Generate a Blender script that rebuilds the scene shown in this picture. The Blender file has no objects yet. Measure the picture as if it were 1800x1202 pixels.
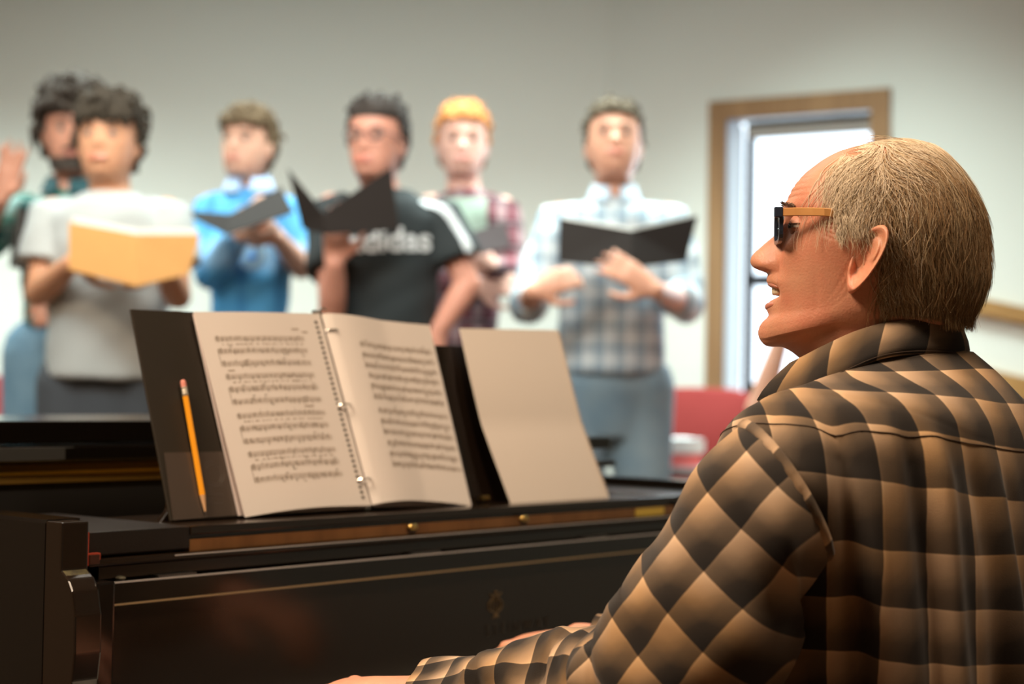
import bpy, bmesh, math, random
import numpy as np
from math import sin, cos, pi, radians, sqrt, atan2, exp
from mathutils import Vector, Matrix
from mathutils.bvhtree import BVHTree

random.seed(7)
RNG = np.random.default_rng(11)
scene = bpy.context.scene
COL = scene.collection

# ------------------------------------------------------------------ camera
F = 3100.0                      # focal length in pixels of the 1800 x 1202 frame
CAM = np.array([0.0, 0.0, 1.09])
PITCH = math.atan((680 - 601) / F)
ROLL = radians(1.0)
_fw = np.array([0, cos(PITCH), sin(PITCH)])
_r0 = np.array([1.0, 0, 0])
_u0 = np.cross(_r0, _fw)
RT = _r0 * cos(ROLL) + _u0 * sin(ROLL)
UP = -_r0 * sin(ROLL) + _u0 * cos(ROLL)
cam_d = bpy.data.cameras.new('camera')
cam_d.sensor_width = 36.0
cam_d.lens = F * 36.0 / 1800.0
cam_d.dof.use_dof = True
cam_d.dof.focus_distance = 1.74
cam_d.dof.aperture_fstop = 3.8
cam_d.clip_start = 0.02
cam = bpy.data.objects.new('camera', cam_d)
COL.objects.link(cam)
M = Matrix(((RT[0], UP[0], -_fw[0], CAM[0]), (RT[1], UP[1], -_fw[1], CAM[1]), (RT[2], UP[2], -_fw[2], CAM[2]), (0, 0, 0, 1)))
cam.matrix_world = M
scene.camera = cam

# ------------------------------------------------------------------ light and exposure
scene.view_settings.view_transform = 'Standard'
scene.view_settings.look = 'None'
scene.view_settings.gamma = 1.0
scene.view_settings.use_curve_mapping = False
scene.view_settings.exposure = 0.0
scene.cycles.max_bounces = 8
scene.cycles.sample_clamp_indirect = 6.0
scene.cycles.caustics_reflective = False
scene.cycles.caustics_refractive = False

w = bpy.data.worlds.new('daylight')
scene.world = w
w.use_nodes = True
w.node_tree.nodes['Background'].inputs[0].default_value = (0.80, 0.91, 1.0, 1)
w.node_tree.nodes['Background'].inputs[1].default_value = 3.2


def area(name, loc, size, power, color, spread=180, aim=None):
    d = bpy.data.lights.new(name, 'AREA')
    d.shape = 'RECTANGLE'
    d.size, d.size_y = size
    d.energy = power
    d.color = color
    d.spread = radians(spread)
    o = bpy.data.objects.new(name, d)
    COL.objects.link(o)
    o.location = loc
    if aim is not None:
        o.rotation_euler = (Vector(aim) - Vector(loc)).to_track_quat('-Z', 'Y').to_euler()
    return o


COOL = (0.82, 1.0, 0.97)
WARM = (1.0, 0.76, 0.54)
# ceiling lights over the choir (louvred, so the cone ends below the ceiling line)
area('choir_light', (-2.0, 5.75, 3.15), (1.6, 0.5), 72, COOL, 98)
area('choir_light', (0.3, 5.55, 3.15), (1.6, 0.5), 72, COOL, 98)
area('choir_light', (2.3, 4.6, 3.15), (1.2, 0.5), 16, COOL, 120)
area('choir_light', (-1.0, 3.9, 3.15), (2.4, 0.5), 26, (1.0, 0.90, 0.76), 150)
# unseen fill light added to brighten the singers' faces
area('choir_fill_light', (-0.9, 2.7, 3.15), (2.6, 0.6), 26, (0.90, 0.97, 0.93), 72, aim=(-0.6, 6.0, 1.05))
# warm ceiling lights over the piano
area('piano_light', (-1.6, 1.0, 3.15), (1.1, 1.1), 155, WARM, 170)
area('piano_light', (0.7, 1.2, 3.15), (0.5, 0.5), 40, WARM, 170)
# daylight entering at the window
area('window_daylight', (1.12, 6.30, 1.75), (0.7, 1.1), 22, (0.78, 0.9, 1.0), 170, aim=(0.2, 4.8, 1.4))

# ------------------------------------------------------------------ helpers


def V3(a):
    return np.array(a, float)


def ray(px, py):
    return RT * (px - 900) / F - UP * (py - 601) / F + _fw


def at(px, py, Y):
    """world point seen at a pixel of the photograph, at depth Y"""
    d = ray(px, py)
    return CAM + d * Y / d[1]


def nrm(v):
    v = np.asarray(v, float)
    return v / (np.linalg.norm(v) + 1e-12)


def tag(o, label=None, cat=None, group=None, kind=None):
    if label: o['label'] = label
    if cat: o['category'] = cat
    if group: o['group'] = group
    if kind: o['kind'] = kind
    return o


def empty(name, loc, label=None, cat=None, group=None, rz=0.0):
    o = bpy.data.objects.new(name, None)
    COL.objects.link(o)
    o.location = Vector([float(c) for c in loc])
    o.rotation_euler[2] = rz
    o.empty_display_size = 0.1
    return tag(o, label, cat, group)


def link_mesh(name, me, mats, parent=None, smooth=True):
    if not isinstance(mats, (list, tuple)): mats = [mats]
    for m in mats: me.materials.append(m)
    o = bpy.data.objects.new(name, me)
    COL.objects.link(o)
    if smooth:
        me.polygons.foreach_set('use_smooth', [True] * len(me.polygons))
    if parent is not None:
        o.parent = parent
        par = parent
        # geometry is given in world space: undo the ancestors' transforms
        mw = Matrix.Identity(4)
        while par is not None:
            mw = par.matrix_parent_inverse @ par.matrix_basis @ mw
            par = par.parent
        o.matrix_parent_inverse = mw.inverted()
    return o


class MB:
    """collects shapes given in world coordinates; build() links them as ONE mesh object"""

    def __init__(self):
        self.v = []
        self.f = []
        self.mi = []
        self.uv = {}
        self.cur = 0

    def face(self, idx, uv=None):
        if uv is not None: self.uv[len(self.f)] = uv
        self.f.append(tuple(idx))
        self.mi.append(self.cur)

    def verts(self, pts):
        n = len(self.v)
        self.v.extend([tuple(map(float, p)) for p in pts])
        return n

    def quad(self, a, b, c, d):
        n = self.verts([a, b, c, d])
        self.face((n, n + 1, n + 2, n + 3))

    def box(self, o, ax, ay, az, bev=0.0):
        """box with corner o and edge vectors; chamfered edges when bev > 0"""
        o, ax, ay, az = V3(o), V3(ax), V3(ay), V3(az)
        if np.dot(np.cross(ax, ay), az) < 0:
            o = o + az; az = -az
        if bev <= 0:
            n = self.verts([o, o + ax, o + ax + ay, o + ay, o + az, o + ax + az, o + ax + ay + az, o + ay + az])
            for q in ((0, 3, 2, 1), (4, 5, 6, 7), (0, 1, 5, 4), (1, 2, 6, 5), (2, 3, 7, 6), (3, 0, 4, 7)):
                self.face([n + i for i in q])
            return
        L = [np.linalg.norm(a) for a in (ax, ay, az)]
        b = min(bev, min(L) * 0.45)
        e = [nrm(a) for a in (ax, ay, az)]
        bm = bmesh.new()
        vs = [bm.verts.new(Vector(o + ax * i + ay * j + az * k)) for k in (0, 1) for j in (0, 1) for i in (0, 1)]
        for q in ((0, 2, 3, 1), (4, 5, 7, 6), (0, 1, 5, 4), (1, 3, 7, 5), (3, 2, 6, 7), (2, 0, 4, 6)):
            bm.faces.new([vs[i] for i in q])
        bmesh.ops.bevel(bm, geom=list(bm.edges), offset=b, segments=2, profile=0.6, affect='EDGES')
        bm.verts.index_update()
        n = self.verts([v.co for v in bm.verts])
        for f in bm.faces: self.face([n + v.index for v in f.verts])
        bm.free()

    def grid(self, P, closed=False, caps=False, flip=False, uv=None):
        """P[i][j] rings of points; closed joins j ends; caps closes the first and last ring"""
        P = np.asarray(P, float)
        ni, nj = P.shape[:2]
        n = self.verts(P.reshape(-1, 3))
        J = nj if closed else nj - 1
        for i in range(ni - 1):
            for j in range(J):
                j2 = (j + 1) % nj
                q = (n + i * nj + j, n + i * nj + j2, n + (i + 1) * nj + j2, n + (i + 1) * nj + j)
                if flip: q = q[::-1]
                if uv is not None:
                    jj = j + 1
                    u4 = (uv[i][j], uv[i][jj], uv[i + 1][jj], uv[i + 1][j])
                    if flip: u4 = u4[::-1]
                    self.face(q, u4)
                else:
                    self.face(q)
        if caps:
            a = [n + j for j in range(nj)]
            b = [n + (ni - 1) * nj + j for j in range(nj)]
            self.face(a[::-1] if not flip else a)
            self.face(b if not flip else b[::-1])
        return n

    def loft(self, rings, seg=20, cap=True):
        """rings: (centre, vector a, vector b) ellipses"""
        P = []
        for c, a, b in rings:
            c, a, b = V3(c), V3(a), V3(b)
            P.append([c + a * cos(2 * pi * j / seg) + b * sin(2 * pi * j / seg) for j in range(seg)])
        self.grid(P, closed=True, caps=cap)

    def tube(self, pts, r, seg=12, cap=True, flat=1.0, up=None):
        """tube through points, r scalar or list, rounded ends when cap == 'round'"""
        pts = [V3(p) for p in pts]
        rs = list(r) if hasattr(r, '__len__') else [r] * len(pts)
        if cap == 'round':
            d0, d1 = nrm(pts[0] - pts[1]), nrm(pts[-1] - pts[-2])
            pre, post = [], []
            for t in (0.98, 0.8, 0.45):
                pre.append((pts[0] + d0 * rs[0] * t, rs[0] * sqrt(1 - t * t)))
                post.append((pts[-1] + d1 * rs[-1] * t, rs[-1] * sqrt(1 - t * t)))
            pts = [p for p, _ in pre] + pts + [p for p, _ in post[::-1]]
            rs = [q for _, q in pre] + rs + [q for _, q in post[::-1]]
        n = len(pts)
        T = [nrm(pts[min(i + 1, n - 1)] - pts[max(i - 1, 0)]) for i in range(n)]
        ref = V3(up) if up is not None else (V3((0, 0, 1)) if abs(T[0][2]) < 0.9 else V3((1, 0, 0)))
        rings = []
        for i in range(n):
            a = nrm(np.cross(ref, T[i]))
            b = np.cross(T[i], a)
            if up is None: ref = b
            rings.append((pts[i], a * rs[i], b * rs[i] * flat))
        self.loft(rings, seg, True)

    def ball(self, c, r, seg=16, ring=10, axes=None):
        c = V3(c)
        r = V3(r) if hasattr(r, '__len__') else V3((r, r, r))
        A = np.eye(3) if axes is None else np.array(axes)
        P = []
        for i in range(1, ring):
            t = pi * i / ring
            P.append([c + A.T @ (r * V3((sin(t) * cos(2 * pi * j / seg), sin(t) * sin(2 * pi * j / seg), -cos(t)))) for j in range(seg)])
        self.grid(P, closed=True, caps=True)

    def prism(self, poly, ext, bev=0.0):
        """closed outline (3D points in one plane) pushed along ext"""
        bm = bmesh.new()
        vs = [bm.verts.new(Vector(V3(p))) for p in poly]
        f = bm.faces.new(vs)
        r = bmesh.ops.extrude_face_region(bm, geom=[f])
        bmesh.ops.translate(bm, verts=[g for g in r['geom'] if isinstance(g, bmesh.types.BMVert)], vec=Vector(V3(ext)))
        bmesh.ops.recalc_face_normals(bm, faces=bm.faces)
        if bev > 0:
            bmesh.ops.bevel(bm, geom=list(bm.edges), offset=bev, segments=2, profile=0.6, affect='EDGES')
        bm.verts.index_update()
        n = self.verts([v.co for v in bm.verts])
        for fc in bm.faces: self.face([n + v.index for v in fc.verts])
        bm.free()

    def mesh(self, name):
        me = bpy.data.meshes.new(name)
        me.from_pydata(self.v, [], self.f)
        if any(self.mi):
            me.polygons.foreach_set('material_index', self.mi)
        if self.uv:
            L = me.uv_layers.new(name='UVMap')
            for fi, u in self.uv.items():
                st = me.polygons[fi].loop_start
                for k, c in enumerate(u): L.data[st + k].uv = c
        me.update()
        return me

    def build(self, name, mats, parent=None, smooth=False):
        return link_mesh(name, self.mesh(name), mats, parent, smooth)

    def fused(self, name, mats, parent=None, voxel=0.008, smooth=6, disp=None):
        """the shapes fused into ONE continuous skin"""
        me = self.mesh(name + '_raw')
        o = bpy.data.objects.new(name + '_raw', me)
        COL.objects.link(o)
        r = o.modifiers.new('r', 'REMESH')
        r.mode = 'VOXEL'
        r.voxel_size = voxel
        s = o.modifiers.new('s', 'SMOOTH')
        s.factor = 0.6
        s.iterations = smooth
        dg = bpy.context.evaluated_depsgraph_get()
        out = bpy.data.meshes.new_from_object(o.evaluated_get(dg))
        bpy.data.objects.remove(o)
        bpy.data.meshes.remove(me)
        out.name = name
        if disp is not None:
            n = len(out.vertices)
            co = np.zeros(n * 3); out.vertices.foreach_get('co', co); co = co.reshape(-1, 3)
            no = np.array([tuple(v.normal) for v in out.vertices])
            co = co + no * disp(co)[:, None]
            out.vertices.foreach_set('co', co.ravel())
            out.update()
        return link_mesh(name, out, mats, parent, True)


def spline(pts, n):
    """Catmull-Rom through points, n samples"""
    P = np.array([V3(p) for p in pts])
    Q = np.vstack([2 * P[0] - P[1], P, 2 * P[-1] - P[-2]])
    out = []
    m = len(P) - 1
    for k in range(n):
        t = k / (n - 1) * m
        i = min(int(t), m - 1)
        u = t - i
        a, b, c, d = Q[i], Q[i + 1], Q[i + 2], Q[i + 3]
        out.append(0.5 * ((2 * b) + (-a + c) * u + (2 * a - 5 * b + 4 * c - d) * u * u + (-a + 3 * b - 3 * c + d) * u ** 3))
    return out


# ------------------------------------------------------------------ materials
MATS = {}


def mat(name, color, rough=0.5, metal=0.0, spec=0.5, coat=0.0, noise=None, bump=None, sss=0.0, sheen=0.0):
    """noise = (scale, amount, second colour); bump = (scale, strength)"""
    if name in MATS: return MATS[name]
    m = bpy.data.materials.new(name)
    m.use_nodes = True
    nt = m.node_tree
    b = nt.nodes['Principled BSDF']
    b.inputs['Base Color'].default_value = (*color, 1)
    b.inputs['Roughness'].default_value = rough
    b.inputs['Metallic'].default_value = metal
    b.inputs['Specular IOR Level'].default_value = spec
    b.inputs['Coat Weight'].default_value = coat
    b.inputs['Coat Roughness'].default_value = 0.06
    if sss:
        b.inputs['Subsurface Weight'].default_value = sss
        b.inputs['Subsurface Radius'].default_value = (1.0, 0.35, 0.2)
        b.inputs['Subsurface Scale'].default_value = 0.006
    if sheen:
        b.inputs['Sheen Weight'].default_value = sheen
    tc = nt.nodes.new('ShaderNodeTexCoord')
    if noise:
        n = nt.nodes.new('ShaderNodeTexNoise')
        n.inputs['Scale'].default_value = noise[0]
        n.inputs['Detail'].default_value = 5
        nt.links.new(tc.outputs['Object'], n.inputs['Vector'])
        r = nt.nodes.new('ShaderNodeMapRange')
        r.inputs['From Min'].default_value = 0.3
        r.inputs['From Max'].default_value = 0.7
        r.inputs['To Max'].default_value = noise[1]
        nt.links.new(n.outputs['Fac'], r.inputs['Value'])
        mx = nt.nodes.new('ShaderNodeMix')
        mx.data_type = 'RGBA'
        nt.links.new(r.outputs['Result'], mx.inputs['Factor'])
        mx.inputs['A'].default_value = (*color, 1)
        mx.inputs['B'].default_value = (*noise[2], 1)
        nt.links.new(mx.outputs['Result'], b.inputs['Base Color'])
    if bump:
        n = nt.nodes.new('ShaderNodeTexNoise')
        n.inputs['Scale'].default_value = bump[0]
        n.inputs['Detail'].default_value = 4
        nt.links.new(tc.outputs['Object'], n.inputs['Vector'])
        bp = nt.nodes.new('ShaderNodeBump')
        bp.inputs['Strength'].default_value = bump[1]
        bp.inputs['Distance'].default_value = 0.002
        nt.links.new(n.outputs['Fac'], bp.inputs['Height'])
        nt.links.new(bp.outputs['Normal'], b.inputs['Normal'])
    MATS[name] = m
    return m


def plaid(name, base, stripes, space='Object'):
    """woven check: stripes = (axis 0 or 1 or 2, period, width share, softness, colour, strength, phase)"""
    m = bpy.data.materials.new(name)
    m.use_nodes = True
    nt = m.node_tree
    b = nt.nodes['Principled BSDF']
    b.inputs['Roughness'].default_value = 0.85
    b.inputs['Specular IOR Level'].default_value = 0.2
    tc = nt.nodes.new('ShaderNodeTexCoord')
    sp = nt.nodes.new('ShaderNodeSeparateXYZ')
    nt.links.new(tc.outputs[space], sp.inputs[0])
    prev = None
    for ax, per, wid, soft, colr, stren, ph in stripes:
        a = nt.nodes.new('ShaderNodeMath'); a.operation = 'MULTIPLY_ADD'
        nt.links.new(sp.outputs[ax], a.inputs[0]); a.inputs[1].default_value = 1 / per; a.inputs[2].default_value = ph
        fr = nt.nodes.new('ShaderNodeMath'); fr.operation = 'FRACT'
        nt.links.new(a.outputs[0], fr.inputs[0])
        c = nt.nodes.new('ShaderNodeMath'); c.operation = 'SUBTRACT'
        nt.links.new(fr.outputs[0], c.inputs[0]); c.inputs[1].default_value = 0.5
        ab = nt.nodes.new('ShaderNodeMath'); ab.operation = 'ABSOLUTE'
        nt.links.new(c.outputs[0], ab.inputs[0])
        mr = nt.nodes.new('ShaderNodeMapRange')
        nt.links.new(ab.outputs[0], mr.inputs[0])
        mr.inputs['From Min'].default_value = wid / 2 - soft; mr.inputs['From Max'].default_value = wid / 2 + soft
        mr.inputs['To Min'].default_value = stren; mr.inputs['To Max'].default_value = 0
        mx = nt.nodes.new('ShaderNodeMix'); mx.data_type = 'RGBA'
        nt.links.new(mr.outputs[0], mx.inputs['Factor'])
        if prev is None: mx.inputs['A'].default_value = (*base, 1)
        else: nt.links.new(prev, mx.inputs['A'])
        mx.inputs['B'].default_value = (*colr, 1)
        prev = mx.outputs['Result']
    nt.links.new(prev, b.inputs['Base Color'])
    return m


def wood(name, c1, c2, scale=6, rough=0.4, axis=2, coat=0.0):
    m = mat(name, c1, rough, coat=coat)
    nt = m.node_tree
    b = nt.nodes['Principled BSDF']
    tc = nt.nodes.new('ShaderNodeTexCoord')
    mp = nt.nodes.new('ShaderNodeMapping')
    s = [scale * 5] * 3
    s[axis] = scale * 0.4
    mp.inputs['Scale'].default_value = s
    n = nt.nodes.new('ShaderNodeTexNoise')
    n.inputs['Scale'].default_value = 1.0
    n.inputs['Detail'].default_value = 6
    nt.links.new(tc.outputs['Object'], mp.inputs[0]); nt.links.new(mp.outputs[0], n.inputs['Vector'])
    r = nt.nodes.new('ShaderNodeValToRGB')
    r.color_ramp.elements[0].position = 0.35; r.color_ramp.elements[0].color = (*c1, 1)
    r.color_ramp.elements[1].position = 0.65; r.color_ramp.elements[1].color = (*c2, 1)
    nt.links.new(n.outputs['Fac'], r.inputs[0]); nt.links.new(r.outputs[0], b.inputs['Base Color'])
    return m


PAINT = mat('wall_paint', (0.74, 0.765, 0.70), 0.9, spec=0.2, bump=(260, 0.08), noise=(1.3, 0.25, (0.71, 0.735, 0.68)))
DARK_WALL = mat('dark_unseen_wall', (0.20, 0.165, 0.125), 0.95, spec=.05, bump=(150, .3))  # unseen walls given a dark colour to dim reflections in the lacquer
CEIL = mat('ceiling_tile', (0.55, 0.52, 0.46), 0.95, spec=0.1, bump=(90, 0.3))
CARPET = mat('carpet', (0.16, 0.10, 0.07), 0.98, spec=0.05, bump=(500, 0.6), noise=(60, 0.8, (0.10, 0.07, 0.05)))
OAK = wood('oak_trim', (0.27, 0.15, 0.07), (0.36, 0.21, 0.10), 5, 0.45)
OAKX = wood('oak_rail', (0.30, 0.155, 0.045), (0.42, 0.23, 0.075), 5, 0.4, axis=0)
ALU = mat('dark_bronze_aluminium', (0.02, 0.02, 0.022), 0.4, metal=0.3)
SHEER = mat('sheer_blind', (0.85, 0.88, 0.9), 0.9)
_nt = SHEER.node_tree
_t = _nt.nodes.new('ShaderNodeBsdfTranslucent'); _t.inputs[0].default_value = (.9, .95, 1, 1)
_m = _nt.nodes.new('ShaderNodeMixShader'); _m.inputs[0].default_value = .55
_nt.links.new(_nt.nodes['Principled BSDF'].outputs[0], _m.inputs[1]); _nt.links.new(_t.outputs[0], _m.inputs[2])
_nt.links.new(_m.outputs[0], _nt.nodes['Material Output'].inputs[0])
WHITE_REVEAL = mat('white_reveal', (0.62, 0.66, 0.68), 0.8)

# ------------------------------------------------------------------ the room
WA = V3((0.36, 7.0, 0)); WD = nrm((0.847, -0.53, 0)); WN = nrm((-0.53, -0.847, 0))     # window wall: corner, direction, inward normal
HZ = 3.6


def wl(t, n, z):
    return WA + WD * t + WN * n + V3((0, 0, z))


def struct(name, mb, m, smooth=False):
    return tag(mb.build(name, m, None, smooth), kind='structure')


ENDW = WA + WD * 5.2
b = MB(); b.box((-4.6, -3.2, -0.12), (10.2, 0, 0), (0, 10.8, 0), (0, 0, 0.12)); struct('floor', b, CARPET)
b = MB(); b.box((-4.5, 4.15, 0), (9.2, 0, 0), (0, 2.85, 0), (0, 0, 0.2), 0.01); struct('choir_riser', b, CARPET)
b = MB(); b.box((-4.6, -3.2, HZ), (10.2, 0, 0), (0, 10.8, 0), (0, 0, 0.12)); struct('ceiling', b, CEIL)
b = MB(); b.box((-4.6, 7.0, 0), (4.96 + 0.2, 0, 0), (0, 0.15, 0), (0, 0, HZ)); struct('wall_back', b, PAINT)
b = MB(); b.box((-4.65, -3.2, 0), (0.15, 0, 0), (0, 10.3, 0), (0, 0, HZ)); struct('wall_left', b, DARK_WALL)
b = MB(); b.box((-4.6, -3.2, 0), (10.2, 0, 0), (0, 0.15, 0), (0, 0, HZ)); struct('wall_rear', b, DARK_WALL)
b = MB(); b.box((ENDW[0] - 0.05, -3.2, 0), (0.15, 0, 0), (0, ENDW[1] + 3.25, 0), (0, 0, HZ)); struct('wall_right', b, PAINT)


def wpix(px, py, n=0.0):
    """(t, z) on the window wall plane seen at a pixel"""
    d = ray(px, py)
    o = WA + WN * n
    k = ((o - CAM) @ WN) / (d @ WN)
    p = CAM + d * k
    return (p - WA) @ WD, p[2]


T0, _ = wpix(1246, 400); T1, _ = wpix(1566, 300)
_, ZH = wpix(1400, 168); 
ZB = 0.98
FR = 0.075      # casing width
b = MB()        # wall with the window opening left free
for t0, t1, z0, z1 in ((-0.15, T0 + 0.03, 0, HZ), (T1 - 0.03, 5.3, 0, HZ), (T0 + 0.03, T1 - 0.03, 0, ZB + 0.03), (T0 + 0.03, T1 - 0.03, ZH - 0.03, HZ)):
    b.box(wl(t0, 0, z0), WD * (t1 - t0), -WN * 0.2, (0, 0, z1 - z0))
struct('wall_window', b, PAINT)
win = empty('window_1', wl((T0 + T1) / 2, 0, ZB)); tag(win, kind='structure')
b = MB()
b.box(wl(T0, 0, ZB), WD * FR, WN * 0.02, (0, 0, ZH - ZB), 0.004)
b.box(wl(T1 - FR, 0, ZB), WD * FR, WN * 0.02, (0, 0, ZH - ZB), 0.004)
b.box(wl(T0, 0, ZH - FR), WD * (T1 - T0), WN * 0.022, (0, 0, FR), 0.004)
b.box(wl(T0 - 0.02, 0, ZB - 0.03), WD * (T1 - T0 + 0.04), WN * 0.05, (0, 0, 0.045), 0.006)
b.build('window_frame', OAK, win)
b = MB()        # white plastered reveal
b.box(wl(T0 + FR * 0.6, 0.0, ZB + .02), WD * 0.012, -WN * 0.19, (0, 0, ZH - ZB - FR - .02))
b.box(wl(T1 - FR * 0.6, 0.0, ZB + .02), -WD * 0.012, -WN * 0.19, (0, 0, ZH - ZB - FR - .02))
b.box(wl(T0 + FR * .6, 0.0, ZH - FR * .8), WD * (T1 - T0 - FR * 1.2), -WN * 0.19, (0, 0, 0.012))
b.build('reveal', WHITE_REVEAL, win)
g0 = T0 + 0.145; g1 = T1 - 0.055; gn = -0.10
b = MB()
zb2 = 1.12
zm = wpix(1310, 494, gn)[1]
b.box(wl(T0 + .052, -.045, ZB + .03), WD * (g0 - T0 - .085), WN * 0.012, (0, 0, ZH - ZB - .09), 0.003)      # drawn to the side: pale panel
b.build('side_panel', SHEER, win)
b = MB()
b.box(wl(g0 - 0.025, gn, ZB), WD * 0.028, WN * 0.035, (0, 0, ZH - ZB - .08), 0.003)
b.box(wl(g1, gn, ZB), WD * 0.03, WN * 0.035, (0, 0, ZH - ZB - .08), 0.003)
b.box(wl(g0, gn, ZH - 0.105), WD * (g1 - g0), WN * 0.035, (0, 0, 0.03), 0.003)
b.box(wl(g0, gn, zm - 0.022), WD * (g1 - g0), WN * 0.04, (0, 0, 0.044), 0.003)
b.box(wl(g0, gn, zb2 - 0.04), WD * (g1 - g0), WN * 0.04, (0, 0, 0.04), 0.003)
b.box(wl(g0 - .025, gn, ZB), WD * (g1 - g0 + .05), WN * 0.03, (0, 0, zb2 - ZB - 0.03), 0.003)
b.build('sash', ALU, win)
glass = mat('window_glass', (0.95, 0.98, 1.0), 0.02)
glass.node_tree.nodes['Principled BSDF'].inputs['Transmission Weight'].default_value = 1.0
glass.node_tree.nodes['Principled BSDF'].inputs['IOR'].default_value = 1.02
b = MB(); b.box(wl(g0, gn + 0.012, zb2), WD * (g1 - g0), WN * 0.004, (0, 0, ZH - 0.1 - zb2)); b.build('pane', glass, win)
b = MB(); b.box(wl(g0, gn + 0.03, ZH - 0.145), WD * (g1 - g0), WN * 0.05, (0, 0, 0.045), 0.01); b.build('blind', mat('blind_fabric', (0.42, 0.40, 0.36), 0.9), win)

# sloping timber handrail and stair panel on the wall at the right
def wseg(pxa, pya, pxb, pyb, hgt, n, name, m, thick=0.035):
    ta, za = wpix(pxa, pya); tb, zb = wpix(pxb, pyb)
    k = (zb - za) / (tb - ta)
    ta2 = ta - 0.25; za2 = za - 0.25 * k
    tb2 = tb + 0.9; zb2_ = zb + 0.9 * k
    bb = MB()
    bb.prism([wl(ta2, n, za2), wl(tb2, n, zb2_), wl(tb2, n, zb2_ - hgt), wl(ta2, n, za2 - hgt)], WN * thick, 0.004)
    return struct(name, bb, m)


wseg(1725, 524, 1800, 539, 0.060, 0.0, 'trim_1', OAKX)
wseg(1707, 641, 1800, 662, 0.085, 0.0, 'trim_2', OAKX, 0.03)
ta, za = wpix(1707, 641); tb, zb_ = wpix(1800, 662)
b = MB()
k = (zb_ - za) / (tb - ta)
b.prism([wl(ta - .25, 0, za - .25 * k - .085), wl(tb + .9, 0, zb_ + .9 * k - .085), wl(tb + .9, 0, 0), wl(ta - .25, 0, 0)], WN * 0.02)
struct('trim_3', b, wood('oak_panel', (0.22, 0.10, 0.03), (0.33, 0.16, 0.05), 4, 0.45))
b = MB(); b.box((-4.5, 6.98, 0.2), (4.86, 0, 0), (0, 0.02, 0), (0, 0, 0.1)); struct('baseboard_back', b, OAKX)
# ceiling light housings
LGHT = mat('diffuser', (0.9, 0.9, 0.85), 0.5)
b_ = LGHT.node_tree.nodes['Principled BSDF']; b_.inputs['Emission Color'].default_value = (1, 0.95, 0.85, 1); b_.inputs['Emission Strength'].default_value = 1.0
for i, (x, y, sx, sy, nm) in enumerate(((-2.0, 5.75, 1.6, .5, 'behind the leftmost singers'), (0.3, 5.55, 1.6, .5, 'above the folder of the plaid shirt singer'), (2.3, 4.6, 1.2, .5, 'by the window wall'), (-1.0, 3.9, 2.4, .5, 'before the choir riser'), (-1.6, 1.0, .9, .9, 'over the bass end of the piano'), (0.7, 1.2, .5, .5, 'over the pianist'))):
    r = empty('ceiling_light', (x, y, 3.2), 'hanging rectangular ceiling light ' + nm, 'ceiling light')
    b = MB(); z0 = 3.165
    for (ox, oy, ax, ay) in ((-sx / 2 - .03, -sy / 2 - .03, sx + .06, .03), (-sx / 2 - .03, sy / 2, sx + .06, .03), (-sx / 2 - .03, -sy / 2, .03, sy), (sx / 2, -sy / 2, .03, sy)):
        b.box((x + ox, y + oy, z0), (ax, 0, 0), (0, ay, 0), (0, 0, 0.07))
    b.box((x - sx / 2 - .03, y - sy / 2 - .03, z0 + .07), (sx + .06, 0, 0), (0, sy + .06, 0), (0, 0, 0.02))
    b.build('housing', mat('white_enamel', (0.6, 0.6, 0.58), 0.5), r)
    b = MB(); b.box((x - sx / 2, y - sy / 2, z0 + .04), (sx, 0, 0), (0, sy, 0), (0, 0, 0.01)); b.build('diffuser', LGHT, r)
    for q in (-.35, .35):
        b = MB(); b.tube([(x + q * sx, y, z0 + .09), (x + q * sx, y, HZ)], .004, 8)
        b.build('rod', ALU, r)

# ------------------------------------------------------------------ the grand piano
TH = radians(50)
PU = V3((cos(TH), sin(TH), 0)); PV = V3((-sin(TH), cos(TH), 0)); PZ = V3((0, 0, 1))
P0 = CAM + ray(171, 1021) * (0.87 - CAM[2]) / ray(171, 1021)[2]
P0[2] = 0


def P(u, v, z):
    return P0 + PU * u + PV * v + PZ * z


def pix_plane(px, py, o, n):
    d = ray(px, py)
    return CAM + d * (((V3(o) - CAM) @ n) / (d @ n))


def pbox(b, u0, u1, v0, v1, z0, z1, bev=0.002):
    b.box(P(u0, v0, z0), PU * (u1 - u0), PV * (v1 - v0), PZ * (z1 - z0), bev)


LACQ = mat('black_lacquer', (0.006, 0.0045, 0.0035), 0.13, spec=0.5, bump=(35, 0.02))
LACQB = mat('brown_black_lacquer', (0.012, 0.007, 0.004), 0.2, spec=0.55, bump=(28, 0.03))
SATIN = mat('satin_black', (0.010, 0.008, 0.007), 0.34, spec=0.5, bump=(400, 0.12))
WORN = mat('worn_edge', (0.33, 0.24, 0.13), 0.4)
BRASS = mat('brass', (0.62, 0.42, 0.14), 0.3, metal=1.0)
PLATE = mat('bronze_plate', (0.17, 0.095, 0.012), 0.5, metal=0.0)
PLATE2 = mat('gold_rail', (0.80, 0.55, 0.08), 0.4)
COPPER = wood('pin_block_wood', (0.19, 0.08, 0.022), (0.27, 0.12, 0.036), 6, 0.4)
FELT = mat('red_felt', (0.40, 0.05, 0.02), 0.9)
UW = 1.245          # inner width between the arms

piano = empty('grand_piano', P(0.6, 0.8, 0), 'black grand piano with its front lid folded back and music on the desk', 'grand piano')

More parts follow.
